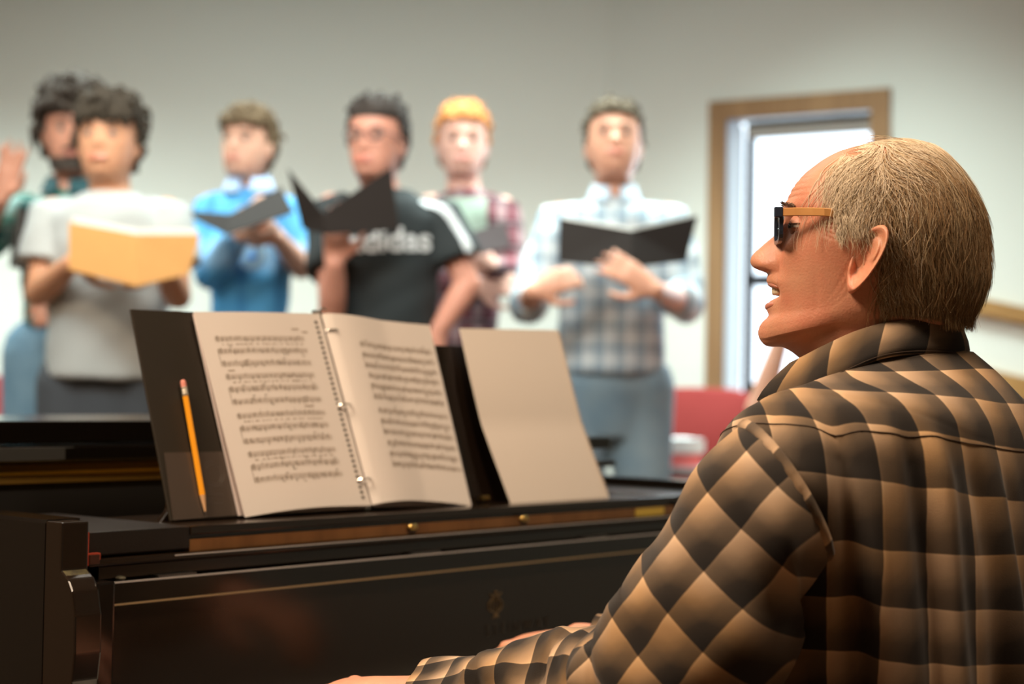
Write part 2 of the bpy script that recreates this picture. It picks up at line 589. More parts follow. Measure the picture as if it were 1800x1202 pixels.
# case: bass side straight, treble side curving to the tail
out = [P(-.055, -.02, 0), P(-.055, 1.55, 0)]
tail = spline([P(-.055, 1.55, 0), P(0.02, 1.68, 0), P(.22, 1.73, 0), P(.42, 1.66, 0), P(.60, 1.42, 0), P(.80, 1.12, 0), P(1.08, .90, 0), P(1.26, .68, 0), P(1.30, .45, 0)], 40)
outer = [P(-.055, .02, 0)] + tail + [P(1.30, .02, 0)]
C0 = P(.6, .6, 0)


def inset(poly, d):
    o = []
    n = len(poly)
    for i in range(n):
        a, c = poly[max(i - 1, 0)], poly[min(i + 1, n - 1)]
        t = nrm(c - a)
        nn = V3((t[1], -t[0], 0))
        if nn @ (C0 - poly[i]) < 0: nn = -nn
        o.append(poly[i] + nn * d)
    return o


inner = inset(outer, 0.045)
b = MB()
P_ = []
for i in range(len(outer)):
    P_.append([outer[i] + PZ * .56, outer[i] + PZ * .934, outer[i] * .93 + inner[i] * .07 + PZ * .938, inner[i] + PZ * .938, inner[i] + PZ * .56])
b.grid(P_, closed=True, caps=True)
b.build('case', LACQ, piano, False)
b = MB(); b.prism([q + PZ * .60 for q in inset(outer, .02)], PZ * .03); b.build('bottom_board', LACQ, piano)
b = MB(); b.prism([q + PZ * .875 for q in inset(outer, .05)], PZ * .02); b.build('iron_plate', PLATE, piano)

# arms at both ends of the keyboard
def arm(u0, u1, inner_side):
    b = MB()
    pts = [(0.0195, .937), (-.01, .937), (-.01, .885), (-.022, .877), (-.03, .865), (-.036, .84), (-.037, .80), (-.033, .77), (-.024, .745), (-.012, .72), (-.04, .69), (-.12, .66), (-.22, .64), (-.30, .625), (-.33, .61), (-.33, .575), (0.0195, .575)]
    b.prism([P(u0, v, z) for v, z in pts], PU * (u1 - u0), 0.0022)
    return b.build('arm', LACQB, piano, False)


arm(-.055, -.020, 1); arm(UW + .02, UW + .055, 0)
# key blocks: the stepped blocks inside the arms
b = MB()
pbox(b, -.022, .002, -.03, .03, .60, .872, .003)
b.build('key_block', LACQ, piano)
b = MB()
pbox(b, UW, UW + .022, -.03, .03, .60, .872, .003)
b.build('key_block', LACQ, piano)
# worn wood on the shoulder of the bass arm
b = MB()
b.grid([[P(u, -.0105 - .013 * s, .8855 - .0085 * s - .004 * s * s) for s in (0, .5, 1)] for u in (-.053, -.04, -.03, -.023)])
b.build('worn_patch', mat('worn_wood', (0.10, 0.085, 0.03), 0.6, noise=(140, .8, (0.02, .015, .01))), piano)

# cheek shelves: top blocks left and right of the music desk rail
for (u0, u1) in ((-.019, .128), (1.105, UW + .02)):
    b = MB()
    pbox(b, u0, u1, 0.0, .26, .8975, .9235, .0015)
    b.build('side_shelf', SATIN, piano)
b = MB()        # dark red felt beside the bass block
pbox(b, -.0205, -.0165, -.006, .02, .9, .9245, 0); pbox(b, -.0205, -.002, -.008, .0, .888, .9015, .001)
b.build('felt', FELT, piano)
b = MB(); pbox(b, -.018, -.004, -.0095, 0, .8895, .9, .001); b.build('hinge_block', mat('dark_red_wood', (.05, .015, .008), .4), piano)
# fallboard: thin rails above, leaning panel below
b = MB()
pbox(b, -.018, UW + .015, -.009, .03, .8865, .8945, .0022)
b.build('upper_rail', LACQB, piano)
b = MB()
pbox(b, .0, UW + .0, -.002, .03, .8705, .886, .0015)
b.build('lower_rail', LACQB, piano)
fb = MB()
pbox(fb, .003, UW - .003, -.013, .014, .8425, .8695, .0028)
flip = fb.build('fallboard_lip', LACQ, piano)
fb = MB()
pbox(fb, .003, UW - .003, -.003, .012, .672, .8425, .001)
fallb = fb.build('fallboard', LACQB, piano)
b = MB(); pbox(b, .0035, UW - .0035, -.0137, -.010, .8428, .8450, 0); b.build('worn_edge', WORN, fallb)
for u in (.075, .49, .86, 1.15):
    b = MB(); pbox(b, u, u + .055, -.0118, .002, .8696, .8718, .0005)
    b.build('hinge', mat('steel_hinge', (.16, .15, .14), .3, metal=.9), piano)
b = MB(); b.ball(P(.028, -.004, .8715), (.006, .006, .0025)); b.build('bumper', mat('ivory_bumper', (.12, .11, .07), .5), piano)
# lyre emblem and maker's lettering inlaid on the fallboard
INLAY = mat('gold_inlay', (0.13, 0.08, 0.03), 0.5)
INLAYF = mat('faint_inlay', (0.030, 0.020, 0.012), 0.5)
b = MB(); eu, ez, ev = .668, .790, -.0040


def E2(x, z): return P(eu + x, ev, ez + z)


for s in (-1, 1):
    pts = spline([E2(s * .004, -.011), E2(s * .0125, -.007), E2(s * .014, .001), E2(s * .008, .007), E2(s * .0065, .0115), E2(s * .012, .0145)], 16)
    b.tube(pts, [.0011] * 16, 6)
    pts = spline([E2(s * .003, -.008), E2(s * .0075, -.003), E2(s * .006, .003), E2(s * .0035, .008)], 10)
    b.tube(pts, .0007, 6)
b.tube([E2(-.008, .0115), E2(.008, .0115)], .0011, 6)
b.tube([E2(0, .016), E2(0, -.009)], .0006, 6)
b.ball(E2(0, -.0145), (.0045, .0008, .0035)); b.tube([E2(-.007, -.0185), E2(.007, -.0185)], .0009, 6)
b.ball(E2(0, .0165), (.003, .0008, .002))
b.build('lyre_emblem', INLAY, fallb)
tx = bpy.data.curves.new('maker_letters', 'FONT'); tx.body = 'STEINWAY'; tx.size = .021; tx.align_x = 'CENTER'; tx.space_character = 1.5
tx.extrude = .0002
to = bpy.data.objects.new('maker_letters', tx); COL.objects.link(to)
bpy.context.view_layer.update()
dg = bpy.context.evaluated_depsgraph_get()
tm = bpy.data.meshes.new_from_object(to.evaluated_get(dg)); bpy.data.objects.remove(to)
Mt = Matrix.Identity(4)
c = P(eu + .05, ev, .748)
for i in range(3):
    Mt[i][0] = PU[i]; Mt[i][1] = PZ[i]; Mt[i][2] = -PV[i]; Mt[i][3] = c[i]
tm.transform(Mt)
link_mesh('maker_letters', tm, INLAYF, fallb, False)
EDGE_HL = mat('painted_edge_highlight', (0.48, 0.46, 0.45), 0.3)  # pale strips paint the highlight lines along the lip and rail edges
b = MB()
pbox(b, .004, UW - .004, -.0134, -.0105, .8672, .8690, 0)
b.build('edge_highlight', EDGE_HL, flip)
b = MB(); pbox(b, .10, UW + .01, -.0094, -.0084, .8918, .8932, 0); b.build('edge_highlight', EDGE_HL, piano)
# key bed and keys
b = MB(); pbox(b, -.02, UW + .02, -.21, .05, .58, .645, .004); b.build('key_bed', LACQ, piano)
b = MB(); pbox(b, 0, UW, -.19, -.17, 0.64, .664, .003); b.build('key_slip', LACQ, piano)
IV = mat('ivory_white', (.75, .72, .64), .3); EB = mat('ebony', (.01, .01, .01), .3)
b = MB()
kw = UW / 52
for i in range(52): pbox(b, i * kw + .0005, (i + 1) * kw - .0005, -.165, -.004, .652, .674, .001)
ks = b.build('white_keys', IV, piano); tag(ks, kind='stuff')
b = MB()
for i in range(51):
    if (i + 5) % 7 in (0, 1, 3, 4, 5): pbox(b, (i + 1) * kw - .0055, (i + 1) * kw + .0055, -.11, -.004, .674, .685, .002)
ks = b.build('black_keys', EB, piano); tag(ks, kind='stuff')

# pin block strip seen under the desk rail, with brass knobs
b = MB(); pbox(b, .129, 1.104, .001, .03, .8945, .908, .0005); b.build('pin_block', COPPER, piano)
b = MB(); pbox(b, 1.0, 1.075, .000, .0012, .8955, .907, 0); b.build('brass_stop', PLATE2, piano)
for px, py in ((725, 926), (921, 911)):
    q = pix_plane(px, py, P(0, -.001, 0), PV)
    b = MB(); b.ball(q, (.0095, .005, .0050), axes=[PU, PV, PZ]); b.build('brass_knob', BRASS, piano)
# rail that carries the desk
b = MB()
pbox(b, .128, 1.105, -.001, .165, .9135, .9235, .0016)
pbox(b, .128, 1.105, .006, .012, .906, .914, 0)
b.build('desk_rail', LACQB, piano)
# folded front lid resting on the main lid
lid = MB()
outl = [P(-.06, .30, 0)] + [q - nrm(C0 - q) * .012 for q in tail] + [P(1.315, .285, 0)]
lid.prism([q + PZ * .984 for q in outl], PZ * .021, .003)
lid_o = lid.build('main_lid', LACQ, piano)
b = MB(); pbox(b, -.06, 1.17, .30, .66, 1.0085, 1.0365, .003); b.build('folded_lid', LACQ, lid_o)
b = MB(); pbox(b, -.058, 1.29, .2975, .301, .9865, 1.0035, .001); b.build('lid_edge_reflection', mat('painted_grey_reflection', (.055, .055, .052), .35), lid_o)  # grey strip paints the reflection along the main lid's front edge
b = MB(); pbox(b, -.055, 1.262, .315, .34, .957, .982, .001); b.build('bronze_rail', PLATE, piano)
b = MB(); pbox(b, -.055, 1.262, .3145, .315, .968, .972, 0); b.build('gold_strip', PLATE2, piano)
b = MB(); pbox(b, -.055, 1.31, .322, .36, .89, .957, .001); b.build('inner_board', mat('dark_inside', (.004, .004, .004), .8), piano)
b = MB(); pbox(b, 1.23, 1.318, .275, .33, .953, .964, .002); b.build('side_bracket', LACQ, piano)
# legs, lyre with pedals
def leg(u, v):
    b = MB(); c = P(u, v, 0)
    for z0, z1, r0, r1 in ((.60, .52, .06, .055), (.52, .50, .062, .062), (.50, .08, .045, .032), (.08, .05, .04, .03)):
        b.loft([(c + PZ * z0, PU * r0, PV * r0), (c + PZ * z1, PU * r1, PV * r1)], 8)
    o = b.build('leg', LACQ, piano)
    w_ = MB(); w_.loft([(c + PU * -.012 + PZ * .027, PV * .026, PZ * .026), (c + PU * .012 + PZ * .027, PV * .026, PZ * .026)], 18); w_.build('caster', BRASS, o)


leg(.04, .08); leg(1.2, .08); leg(.2, 1.5)
b = MB()
pbox(b, .55, .58, .05, .09, .15, .6); pbox(b, .66, .69, .05, .09, .15, .6); pbox(b, .52, .72, .02, .12, .1, .16)
ly = b.build('pedal_lyre', LACQ, piano)
for u in (.565, .62, .675):
    b = MB(); b.tube([P(u, .03, .12), P(u, -.04, .11), P(u, -.09, .1)], [.008, .009, .013], 10, flat=.4); b.build('pedal', BRASS, ly)

# music desk: leaning panel with scrolled feet
V0, Z0D, TILT = .052, .9245, .30


def D(u, s, n=0.0):
    """point on the leaning desk plane: s up the slope, n out of it towards the player"""
    k = 1 / sqrt(1 + TILT * TILT)
    up = (PV * TILT + PZ) * k
    nn = (-PV + PZ * TILT) * k
    return P(u, V0, Z0D) + up * s + nn * n


DUP = nrm(PV * TILT + PZ); DN = nrm(-PV + PZ * TILT)


def dpix(px, py, n=0.0):
    q = pix_plane(px, py, D(0, 0, n), DN) - D(0, 0, 0)
    return q @ PU, q @ DUP


desk = MB()
du0, _ = dpix(292, 800, -.02); du1 = .925; _, dtop = dpix(765, 609, -.02)
arc = [(du0 - .035, 0.0), (du0 - .028, .006), (du0 - .012, .02), (du0 - .002, .045), (du0, .08), (du0, dtop), (du1, dtop), (du1, .08), (du1 + .002, .045), (du1 + .012, .02), (du1 + .028, .006), (du1 + .035, 0.0)]
desk.prism([D(u, s, -.012) for u, s in arc], -DN * .014, .0018)
desk_o = desk.build('music_desk', LACQB, piano)
for u in (.30, .85):
    b = MB(); b.box(D(u, .05, -.026), PU * .03, -DN * .01, DUP * .1, .002); b.build('desk_strut', LACQ, desk_o)
b = MB()
q = dpix(845, 874, -.01); b.tube([D(q[0] - .008, .008, -.004), D(q[0] + .008, .008, -.004)], .004, 10)
b.build('desk_pin', BRASS, desk_o)
b = MB()
hu, hs = dpix(808, 800, -.01)
b.box(D(hu - .004, .012, -.0115), PU * .012, DN * .002, DUP * .10, .0005); b.build('desk_hinge', mat('dark_steel', (.05, .045, .04), .35, metal=.8), desk_o)

# ------------------------------------------------------------------ open ring binder with sheet music
COVER = mat('black_vinyl', (0.022, 0.016, 0.009), 0.5, bump=(900, 0.25), spec=.4)
PAPER = mat('paper', (0.86, 0.79, 0.73), 0.85, spec=.2, bump=(120, .05))
PAPER2 = mat('paper_edges', (0.70, 0.60, 0.56), 0.9)
INK = mat('ink', (0.40, 0.31, 0.23), 0.8)
INK2 = mat('ink_dark', (0.20, 0.145, 0.09), 0.8)
CHROME = mat('chrome', (.8, .78, .74), .18, metal=1.0)

binder = empty('ring_binder', D(.4, 0.0, 0.0), 'open black ring binder of printed sheet music on the piano desk', 'binder')
cs = [dpix(233, 541, .003), dpix(757, 567, .003), dpix(828, 889, .003), dpix(304, 915, .003)]
sp_t, sp_b = dpix(562, 553, .003), dpix(650, 893, .003)
for nm, q in (('cover', (cs[0], (sp_t[0] - .012, cs[0][1] * .5 + sp_t[1] * .5), (sp_b[0] - .012, .001), (cs[3][0], .001))), ('cover', ((sp_t[0] + .014, sp_t[1]), cs[1], (cs[2][0], .001), (sp_b[0] + .014, .001)))):
    b = MB(); b.prism([D(u, s, -.004) for u, s in q], DN * .003, .0012); b.build(nm, COVER, binder)
b = MB(); b.prism([D(u, s, -.0065) for u, s in ((sp_t[0] - .016, sp_t[1]), (sp_t[0] + .016, sp_t[1]), (sp_b[0] + .016, .001), (sp_b[0] - .016, .001))], DN * .0025, .001); b.build('spine', COVER, binder)
# clear pocket in the lower part of each cover
POCK = mat('clear_pocket', (0.075, 0.056, 0.044), 0.3, spec=.5, bump=(60, .25))
ql = [dpix(289, 795, .001), dpix(398, 793, .001), dpix(418, 905, .001), dpix(305, 914, .001)]
b = MB(); b.prism([D(u + .001, max(s, .002), -.0007) for u, s in ql], DN * .0006); pk = b.build('pocket', POCK, binder)
qr = [dpix(790, 785, .001), dpix(806, 783, .001), dpix(826, 885, .001), dpix(812, 886, .001)]
b = MB(); b.prism([D(u, max(s, .002), -.0007) for u, s in qr], DN * .0006); b.build('pocket', POCK, binder)
b = MB()        # embossing on the pocket
cu, cv = dpix(376, 832, .001)
for rr in (.012, .016):
    pts = [D(cu + rr * cos(t), cv + rr * sin(t), -.0001) for t in np.linspace(0, 2 * pi, 25)]
    b.tube(pts, .00022, 4)
for k, yy in enumerate((852, 858, 863, 868, 876, 880, 884)):
    a0, a1 = dpix(363, yy, 0), dpix(363 + (12 if k % 3 else 30), yy, 0)
    b.tube([D(a0[0], a0[1], -.0001), D(a1[0], a1[1], -.0001)], .00022, 4)
b.build('embossing', mat('emboss', (.13, .105, .09), .35), pk)


class Page:
    """leaf given by its corner pixels on the desk plane and a bulge profile"""

    def __init__(s, tl, tr, br, bl, n0, bulge, sag=0.0):
        s.c = [np.array(dpix(*q, n0)) for q in (tl, tr, br, bl)]
        s.n0, s.bulge, s.sag = n0, bulge, sag

    def pt(s, x, y, off=0.0):
        """x across 0..1, y down 0..1"""
        a = s.c[0] * (1 - x) + s.c[1] * x
        c = s.c[3] * (1 - x) + s.c[2] * x
        q = a * (1 - y) + c * y
        return D(q[0], q[1] + s.sag * sin(pi * x) * y, s.n0 + s.bulge(x, y) + off)

    def sheet(s, b, th):
        nx, ny = 26, 18
        top = [[s.pt(i / nx, j / ny) for i in range(nx + 1)] for j in range(ny + 1)]
        bot = [[s.pt(i / nx, j / ny, -th) for i in range(nx + 1)] for j in range(ny + 1)]
        b.grid(top, flip=True); b.grid(bot)
        for e in (0, ny): b.grid([top[e], bot[e]], flip=(e != 0))
        for e in (0, nx): b.grid([[r[e] for r in top], [r[e] for r in bot]], flip=(e == 0))

    def inkq(s, b, x0, y0, x1, y1, w, n=1):
        """ink bar from (x0, y0) to (x1, y1), w = thickness in y (or x when upright)"""
        for k in range(n):
            a, c = k / n, (k + 1) / n
            xa, ya, xb, yb = x0 + (x1 - x0) * a, y0 + (y1 - y0) * a, x0 + (x1 - x0) * c, y0 + (y1 - y0) * c
            if abs(x1 - x0) * .77 >= abs(y1 - y0):
                b.quad(s.pt(xa, ya - w, .0003), s.pt(xa, ya + w, .0003), s.pt(xb, yb + w, .0003), s.pt(xb, yb - w, .0003))
            else:
                b.quad(s.pt(xa - w, ya, .0003), s.pt(xa - w, yb, .0003), s.pt(xa + w, yb, .0003), s.pt(xa + w, ya, .0003))


def music(b, pg, staves, x_l, x_r, skew, rnd, gap=.0052, dens=30):
    """staves: list of (y at left edge, has_lyrics, brace)"""
    for k, (y, lyr, br) in enumerate(staves):
        xl = x_l + skew * y
        xr = x_r + skew * y * .6
        b.cur = 1
        for l in range(5): pg.inkq(b, xl, y + l * gap, xr, y + l * gap, .0007, 8)
        b.cur = 2
        pg.inkq(b, xl + .003, y - .002, xl + .003, y + 4 * gap + .002, .0016)     # bar at the start
        for q in range(3): pg.inkq(b, xl + .014 + q * .002, y + (q - .6) * gap * 1.3, xl + .022, y + (q - .2) * gap * 1.3 + .003, .0026)
        pg.inkq(b, xl + .018, y - .006, xl + .018, y + 4 * gap + .005, .002)
        nb = rnd.choice((3, 4))
        for m in range(1, nb + 1):
            xx = xl + (xr - xl) * m / nb
            pg.inkq(b, xx, y, xx, y + 4 * gap, .0008)
        x = xl + .05
        while x < xr - .02:
            ny = y + rnd.uniform(-.2, 4.4) * gap
            up_ = rnd.random() < .5
            for h in range(rnd.choice((1, 1, 2) if lyr else (1, 2, 3))):
                hy = ny + h * gap * 1.3
                pg.inkq(b, x - .0042, hy, x + .0042, hy - .0008, .0024)
            pg.inkq(b, x + (.004 if up_ else -.004), ny, x + (.004 if up_ else -.004), ny + (-.017 if up_ else .017), .0008)
            if not lyr and rnd.random() < .3:
                pg.inkq(b, x, ny + (-.017 if up_ else .017), x + .022, ny + (-.018 if up_ else .016), .0018)
            x += rnd.uniform(.55, 1.6) / dens
        if lyr:
            b.cur = 1; x = xl + .04
            while x < xr - .03:
                ww = rnd.uniform(.008, .03)
                pg.inkq(b, x, y + 4 * gap + .019, x + ww, y + 4 * gap + .0185, .0026); x += ww + rnd.uniform(.006, .03)
        if br:
            b.cur = 2; pg.inkq(b, xl - .004, y, xl - .004, y + br, .0016, 3)


rnd = random.Random(3)
lp = Page((340, 548), (560, 552), (651, 889), (431, 909), .010, lambda x, y: .004 * sin(pi * x) * (1 - .3 * y) + .004 * max(0, x - .75) * 2, 0.004)
b = MB(); lp.sheet(b, .0006)
st = []
for y0 in (.125, .315, .51, .70): st += [(y0, True, 0), (y0 + .062, False, .085), (y0 + .125, False, 0)]
music(b, lp, [(y, l, br) for y, l, br in st], .10, .80, .045, rnd)
b.cur = 3
for k in range(35):
    y = .04 + k * .0268
    lp.inkq(b, .946, y, .946, y + .014, .0115)
for x, y, w_ in ((.72, .085, .06), (.80, .10, .05), (.02 + .12, .295, .05), (.66, .485, .08), (.62, .355, .05)):
    b.cur = 1; lp.inkq(b, x, y, x + w_, y, .003)
b.build('sheet_music', [PAPER, INK, INK2, mat('punched_hole', (.05, .035, .02), .9)], binder, True)
rp = Page((563, 553), (752, 573), (826, 890), (652, 888), .010, lambda x, y: .010 * (1 - x) * (x > 0) * sin(pi * min(1, x * 1.6 + .12)) + .003, 0.006)
b = MB(); rp.sheet(b, .0006)
st = []
for y0 in (.145, .315, .505, .68): st += [(y0, False, 0), (y0 + .058, False, .085), (y0 + .115, False, 0)]
music(b, rp, [(y, l, br) for y, l, br in st], .235, .95, .035, rnd)
b.build('sheet_music', [PAPER, INK, INK2], binder, True)
# stack of sheets below each open leaf
for nm, tl, tr, br, bl, n in (('sheet_stack', (341, 551), (556, 555), (646, 893), (421, 906), .004), ('sheet_stack', (568, 556), (755, 571), (829, 888), (655, 891), .003)):
    pg = Page(tl, tr, br, bl, n, lambda x, y: .0, 0.0)
    b = MB(); pg.sheet(b, .003); b.build(nm, PAPER2, binder)
for (x, y) in ((583, 582), (605, 713), (640, 843)):
    u_, s_ = dpix(x, y, .012)
    b = MB()
    b.tube([D(u_ + .013 * cos(t), s_, .004 + .016 * sin(t)) for t in np.linspace(-.2, pi + .2, 18)], .0013, 8)
    b.build('ring', CHROME, binder)
u_, s_ = dpix(566, 549, .012)
b = MB(); b.box(D(u_ - .006, s_ - .006, -.001), PU * .014, DN * .005, DUP * .012, .001); b.tube([D(u_ - .002, s_, .004), D(u_ + .002, s_ + .006, .012), D(u_ + .007, s_ + .004, .014)], .0015, 8)
b.build('ring_lever', CHROME, binder)
b = MB(); u2, s2 = dpix(645, 893, .002); b.box(D(u2 - .006, .001, -.001), PU * .012, DN * .004, DUP * .01, .001); b.build('ring_lever', CHROME, binder)

# yellow pencil leaning on the cover
pt, pb = dpix(322, 672, .006), dpix(361, 905, .002)
A, B_ = D(pt[0], pt[1], .006), D(pb[0], max(pb[1], .003), .003)
L = np.linalg.norm(B_ - A); d_ = (B_ - A) / L
pencil = empty('pencil', B_, 'yellow pencil with a pink eraser leaning on the black binder cover', 'pencil')
r_ = .0036
b = MB(); b.tube([A + d_ * .017, A + d_ * (L - .024)], r_, 6); b.build('barrel', mat('yellow_paint', (.90, .36, .015), .35), pencil)
b = MB(); b.tube([A + d_ * (L - .024), A + d_ * (L - .004)], [r_ * .98, .0012], 12); b.build('sharpened_wood', mat('cedar', (.62, .36, .18), .7), pencil)
b = MB(); b.tube([A + d_ * (L - .004), A + d_ * L], [.0012, .0002], 8); b.build('lead', mat('graphite', (.06, .05, .05), .4), pencil)
b = MB(); b.tube([A + d_ * .006, A + d_ * .008, A + d_ * .009, A + d_ * .011, A + d_ * .012, A + d_ * .014, A + d_ * .017], [r_, r_ * 1.05, r_ * .93, r_ * 1.05, r_ * .93, r_ * 1.05, r_], 14); b.build('ferrule', mat('ferrule_metal', (.75, .68, .55), .35, metal=.8), pencil)
b = MB(); b.tube([A, A + d_ * .007], r_ * .95, 14, 'round'); b.build('eraser', mat('pink_rubber', (.70, .26, .20), .8), pencil)

# plain comb bound booklet standing at the right
bk = empty('comb_bound_booklet', D(.9, 0, 0), 'blank cream comb-bound booklet standing right of the binder', 'booklet')
pg = Page((808, 577), (981, 580), (1058, 878), (885, 889), .004, lambda x, y: .012 * sin(pi * y) * 0.6 + .016 * (y > .55) * (y - .55) * 2, 0.0)
pg2 = pg.pt


def curl(x, y, off=0.0):
    p_ = pg2(x, y, off)
    return p_ - PU * (.012 * sin(pi * y)) * 1.0


pg.pt = curl
b = MB(); pg.sheet(b, .0008); b.build('cover_page', mat('cream_card', (.86, .77, .68), .8, spec=.2), bk, True)
pgb = Page((810, 579), (981, 582), (1058, 877), (886, 887), .001, pg.bulge, 0.0)
q2 = pgb.pt
pgb.pt = lambda x, y, off=0.0: q2(x, y, off) - PU * (.012 * sin(pi * y))
b = MB(); pgb.sheet(b, .0025); b.build('page_block', PAPER2, bk, True)
b = MB()
for k in range(46):
    y = .03 + k * .0208
    c_ = pg.pt(1.0, y, 0)
    pts = [c_ - PU * .004 + PU * .0052 * (1 - cos(t)) / 1.6 + DN * (.0034 * sin(t) - .001) for t in np.linspace(-.6, pi + .6, 8)]
    b.tube(pts, .0009, 5)
b.build('comb_binding', mat('comb_plastic', (.72, .60, .48), .4), bk)

# ------------------------------------------------------------------ the pianist
HS = 1.74 / F            # metres per pixel at the head
HO = at(1530, 400, 1.74)
HEAD_YAW = radians(-10)
SKIN = mat('older_skin', (0.60, 0.29, 0.175), 0.44, spec=.42, sss=.2, noise=(34, .75, (0.60, 0.215, 0.13)), bump=(420, .22))


def interp(tab):
    xs = [t[0] for t in tab]; ys = [t[1] for t in tab]
    return lambda x: np.interp(x, xs, ys)


# silhouettes in photo pixels: row -> column
F_MID = interp([(244, 1572), (247, 1552), (250, 1540), (255, 1521), (260, 1498), (266, 1474), (275, 1456), (283, 1443), (293, 1430), (304, 1416), (318, 1403), (332, 1393), (345, 1387), (355, 1383), (364, 1379), (372, 1378), (382, 1380), (392, 1379), (404, 1371), (416, 1361), (425, 1350), (434, 1340), (444, 1329), (452, 1323), (459, 1321), (465, 1322), (471, 1326), (476, 1336), (479, 1347), (483, 1353), (489, 1351), (496, 1350), (501, 1353), (505, 1360), (509, 1369), (515, 1374), (524, 1373), (528, 1362), (532, 1356), (538, 1351), (545, 1350), (551, 1353), (557, 1355), (562, 1351), (568, 1344), (576, 1339), (587, 1336), (596, 1338), (603, 1342), (610, 1349), (615, 1362), (619, 1378), (626, 1388), (634, 1397), (650, 1412), (680, 1430), (730, 1440)])
F_BASE = interp([(244, 1572), (247, 1552), (250, 1540), (255, 1521), (260, 1498), (266, 1474), (275, 1456), (283, 1443), (293, 1430), (304, 1416), (318, 1403), (332, 1395), (345, 1390), (355, 1387), (372, 1386), (392, 1389), (420, 1382), (450, 1376), (480, 1370), (500, 1368), (530, 1368), (556, 1366), (575, 1358), (590, 1355), (600, 1357), (608, 1364), (615, 1375), (622, 1386), (634, 1398), (650, 1412), (680, 1430), (730, 1440)])
B_MID = interp([(244, 1580), (247, 1598), (250, 1610), (255, 1625), (262, 1640), (275, 1656), (290, 1668), (310, 1682), (340, 1699), (370, 1711), (400, 1718), (430, 1720), (460, 1722), (490, 1721), (520, 1711), (545, 1698), (565, 1683), (578, 1668), (592, 1650), (620, 1648), (660, 1665), (730, 1690)])
W_TAB = interp([(244, 4), (247, 24), (250, 36), (255, 50), (262, 64), (275, 82), (290, 97), (310, 112), (340, 126), (370, 133), (400, 136), (430, 134), (460, 129), (490, 124), (520, 119), (545, 115), (570, 111), (590, 107), (605, 103), (620, 100), (650, 98), (680, 104), (730, 125)])
SIG = interp([(330, 60), (372, 34), (395, 17), (420, 16), (440, 22), (460, 28), (476, 30), (483, 36), (490, 40), (505, 44), (525, 44), (545, 42), (556, 44), (575, 42), (600, 44), (640, 60)])


def smooth_tab(f, rows, k=3):
    v = f(rows)
    kern = np.ones(2 * k + 1) / (2 * k + 1)
    return np.convolve(np.pad(v, k, mode='edge'), kern, mode='valid')


NR, NT = 300, 200
rows = np.concatenate([np.linspace(244, 262, 26)[:-1], np.linspace(262, 730, NR - 25)])
fm = F_MID(rows); fb_ = smooth_tab(F_BASE, rows, 2); bm_ = smooth_tab(B_MID, rows, 4); wt = smooth_tab(W_TAB, rows, 4)
fm = smooth_tab(lambda r: fm, rows, 1); sg = smooth_tab(SIG, rows, 3)
cx = np.clip(smooth_tab(lambda r: fb_ + (bm_ - fb_) * 0.52, rows, 6), fb_ + 3, bm_ - 3)
th = np.linspace(0, 2 * pi, NT, endpoint=False)
# more columns towards the face
th = th + 0.28 * np.sin(th) * -1
HP = np.zeros((len(rows), NT, 3))


def gs(x, c, w_): return np.exp(-((x - c) / w_) ** 2)


for i, r in enumerate(rows):
    Ff, Bb, W = cx[i] - fb_[i], bm_[i] - cx[i], wt[i]
    c_, s_ = np.cos(th), np.sin(th)
    n1 = 2.35 if r < 600 else 2.1
    nf = np.where(c_ > 0, n1, 2.1)
    ext = np.where(c_ > 0, Ff, Bb)
    rho = (np.abs(c_ / ext) ** nf + np.abs(s_ / W) ** nf) ** (-1 / nf)
    f = rho * c_; s = rho * s_
    front = np.clip(c_ * 3, 0, 1)
    f = f + (fb_[i] - fm[i]) * np.exp(-np.abs(s / sg[i]) ** 2.4) * front
    # eye sockets, brow, cheeks, nostril wings, smile fold
    as_ = np.abs(s)
    f -= front * 13 * gs(as_, 50, 21) * gs(r, 400, 15)
    f += front * 7 * gs(as_, 45, 30) * gs(r, 368, 11)
    f += front * 9 * gs(as_, 66, 24) * gs(r, 450, 26)
    f += front * 8 * gs(as_, 27, 9) * gs(r, 468, 11)
    f -= front * 9 * gs(as_, 38 + (r - 468) * .25, 5) * gs(r, 492, 26)
    f += front * 9 * gs(as_, 56 + (r - 490) * .1, 15) * gs(r, 508, 30)
    f += front * 4.5 * gs(as_, 50, 20) * gs(r, 570, 20)
    wsc = 1 + 0.028 * gs(r, 440, 34) * gs(f, 75, 40) - .035 * gs(r, 350, 40) * gs(f, 95, 35) + .035 * gs(r, 560, 36) * gs(f, 30, 60) - .015 * gs(r, 630, 26) * gs(f, 40, 70)
    s = s * wsc
    # fine wrinkles
    wr = np.zeros(NT)
    side = np.sign(s) * np.clip(np.abs(s) / 100, 0, 1)
    for k in range(3):      # creases before the ear
        x0 = 38 + k * 12 + (r - 480) * .42
        wr -= 1.5 * gs(f, x0, 2.4) * gs(r, 500 - 6 * k, 42)
    for k in range(4):      # crow's feet
        wr -= 1.6 * gs(r, 405 + k * 7 + (100 - f) * (.10 + .14 * k), 2.4) * gs(f, 97, 15)
    wr -= 1.2 * gs(f, 122 - (r - 470) * .30, 5) * gs(r, 515, 45) * (np.abs(s) > 20)
    s = s + wr * side
    for k in range(4):      # forehead lines
        f -= front * 1.3 * gs(r, 318 + 11 * k, 2.2) * gs(s, 0, 75)
    X_ = cx[i] - f
    rise = 34 * np.clip((r - 528) / 90, 0, 1) * np.clip((X_ - 1352) / 120, 0, 1) * np.clip((1650 - X_) / 120, 0, 1)
    HP[i, :, 0] = X_ - 1530
    HP[i, :, 1] = -s
    HP[i, :, 2] = 400 - r + rise
HP *= HS
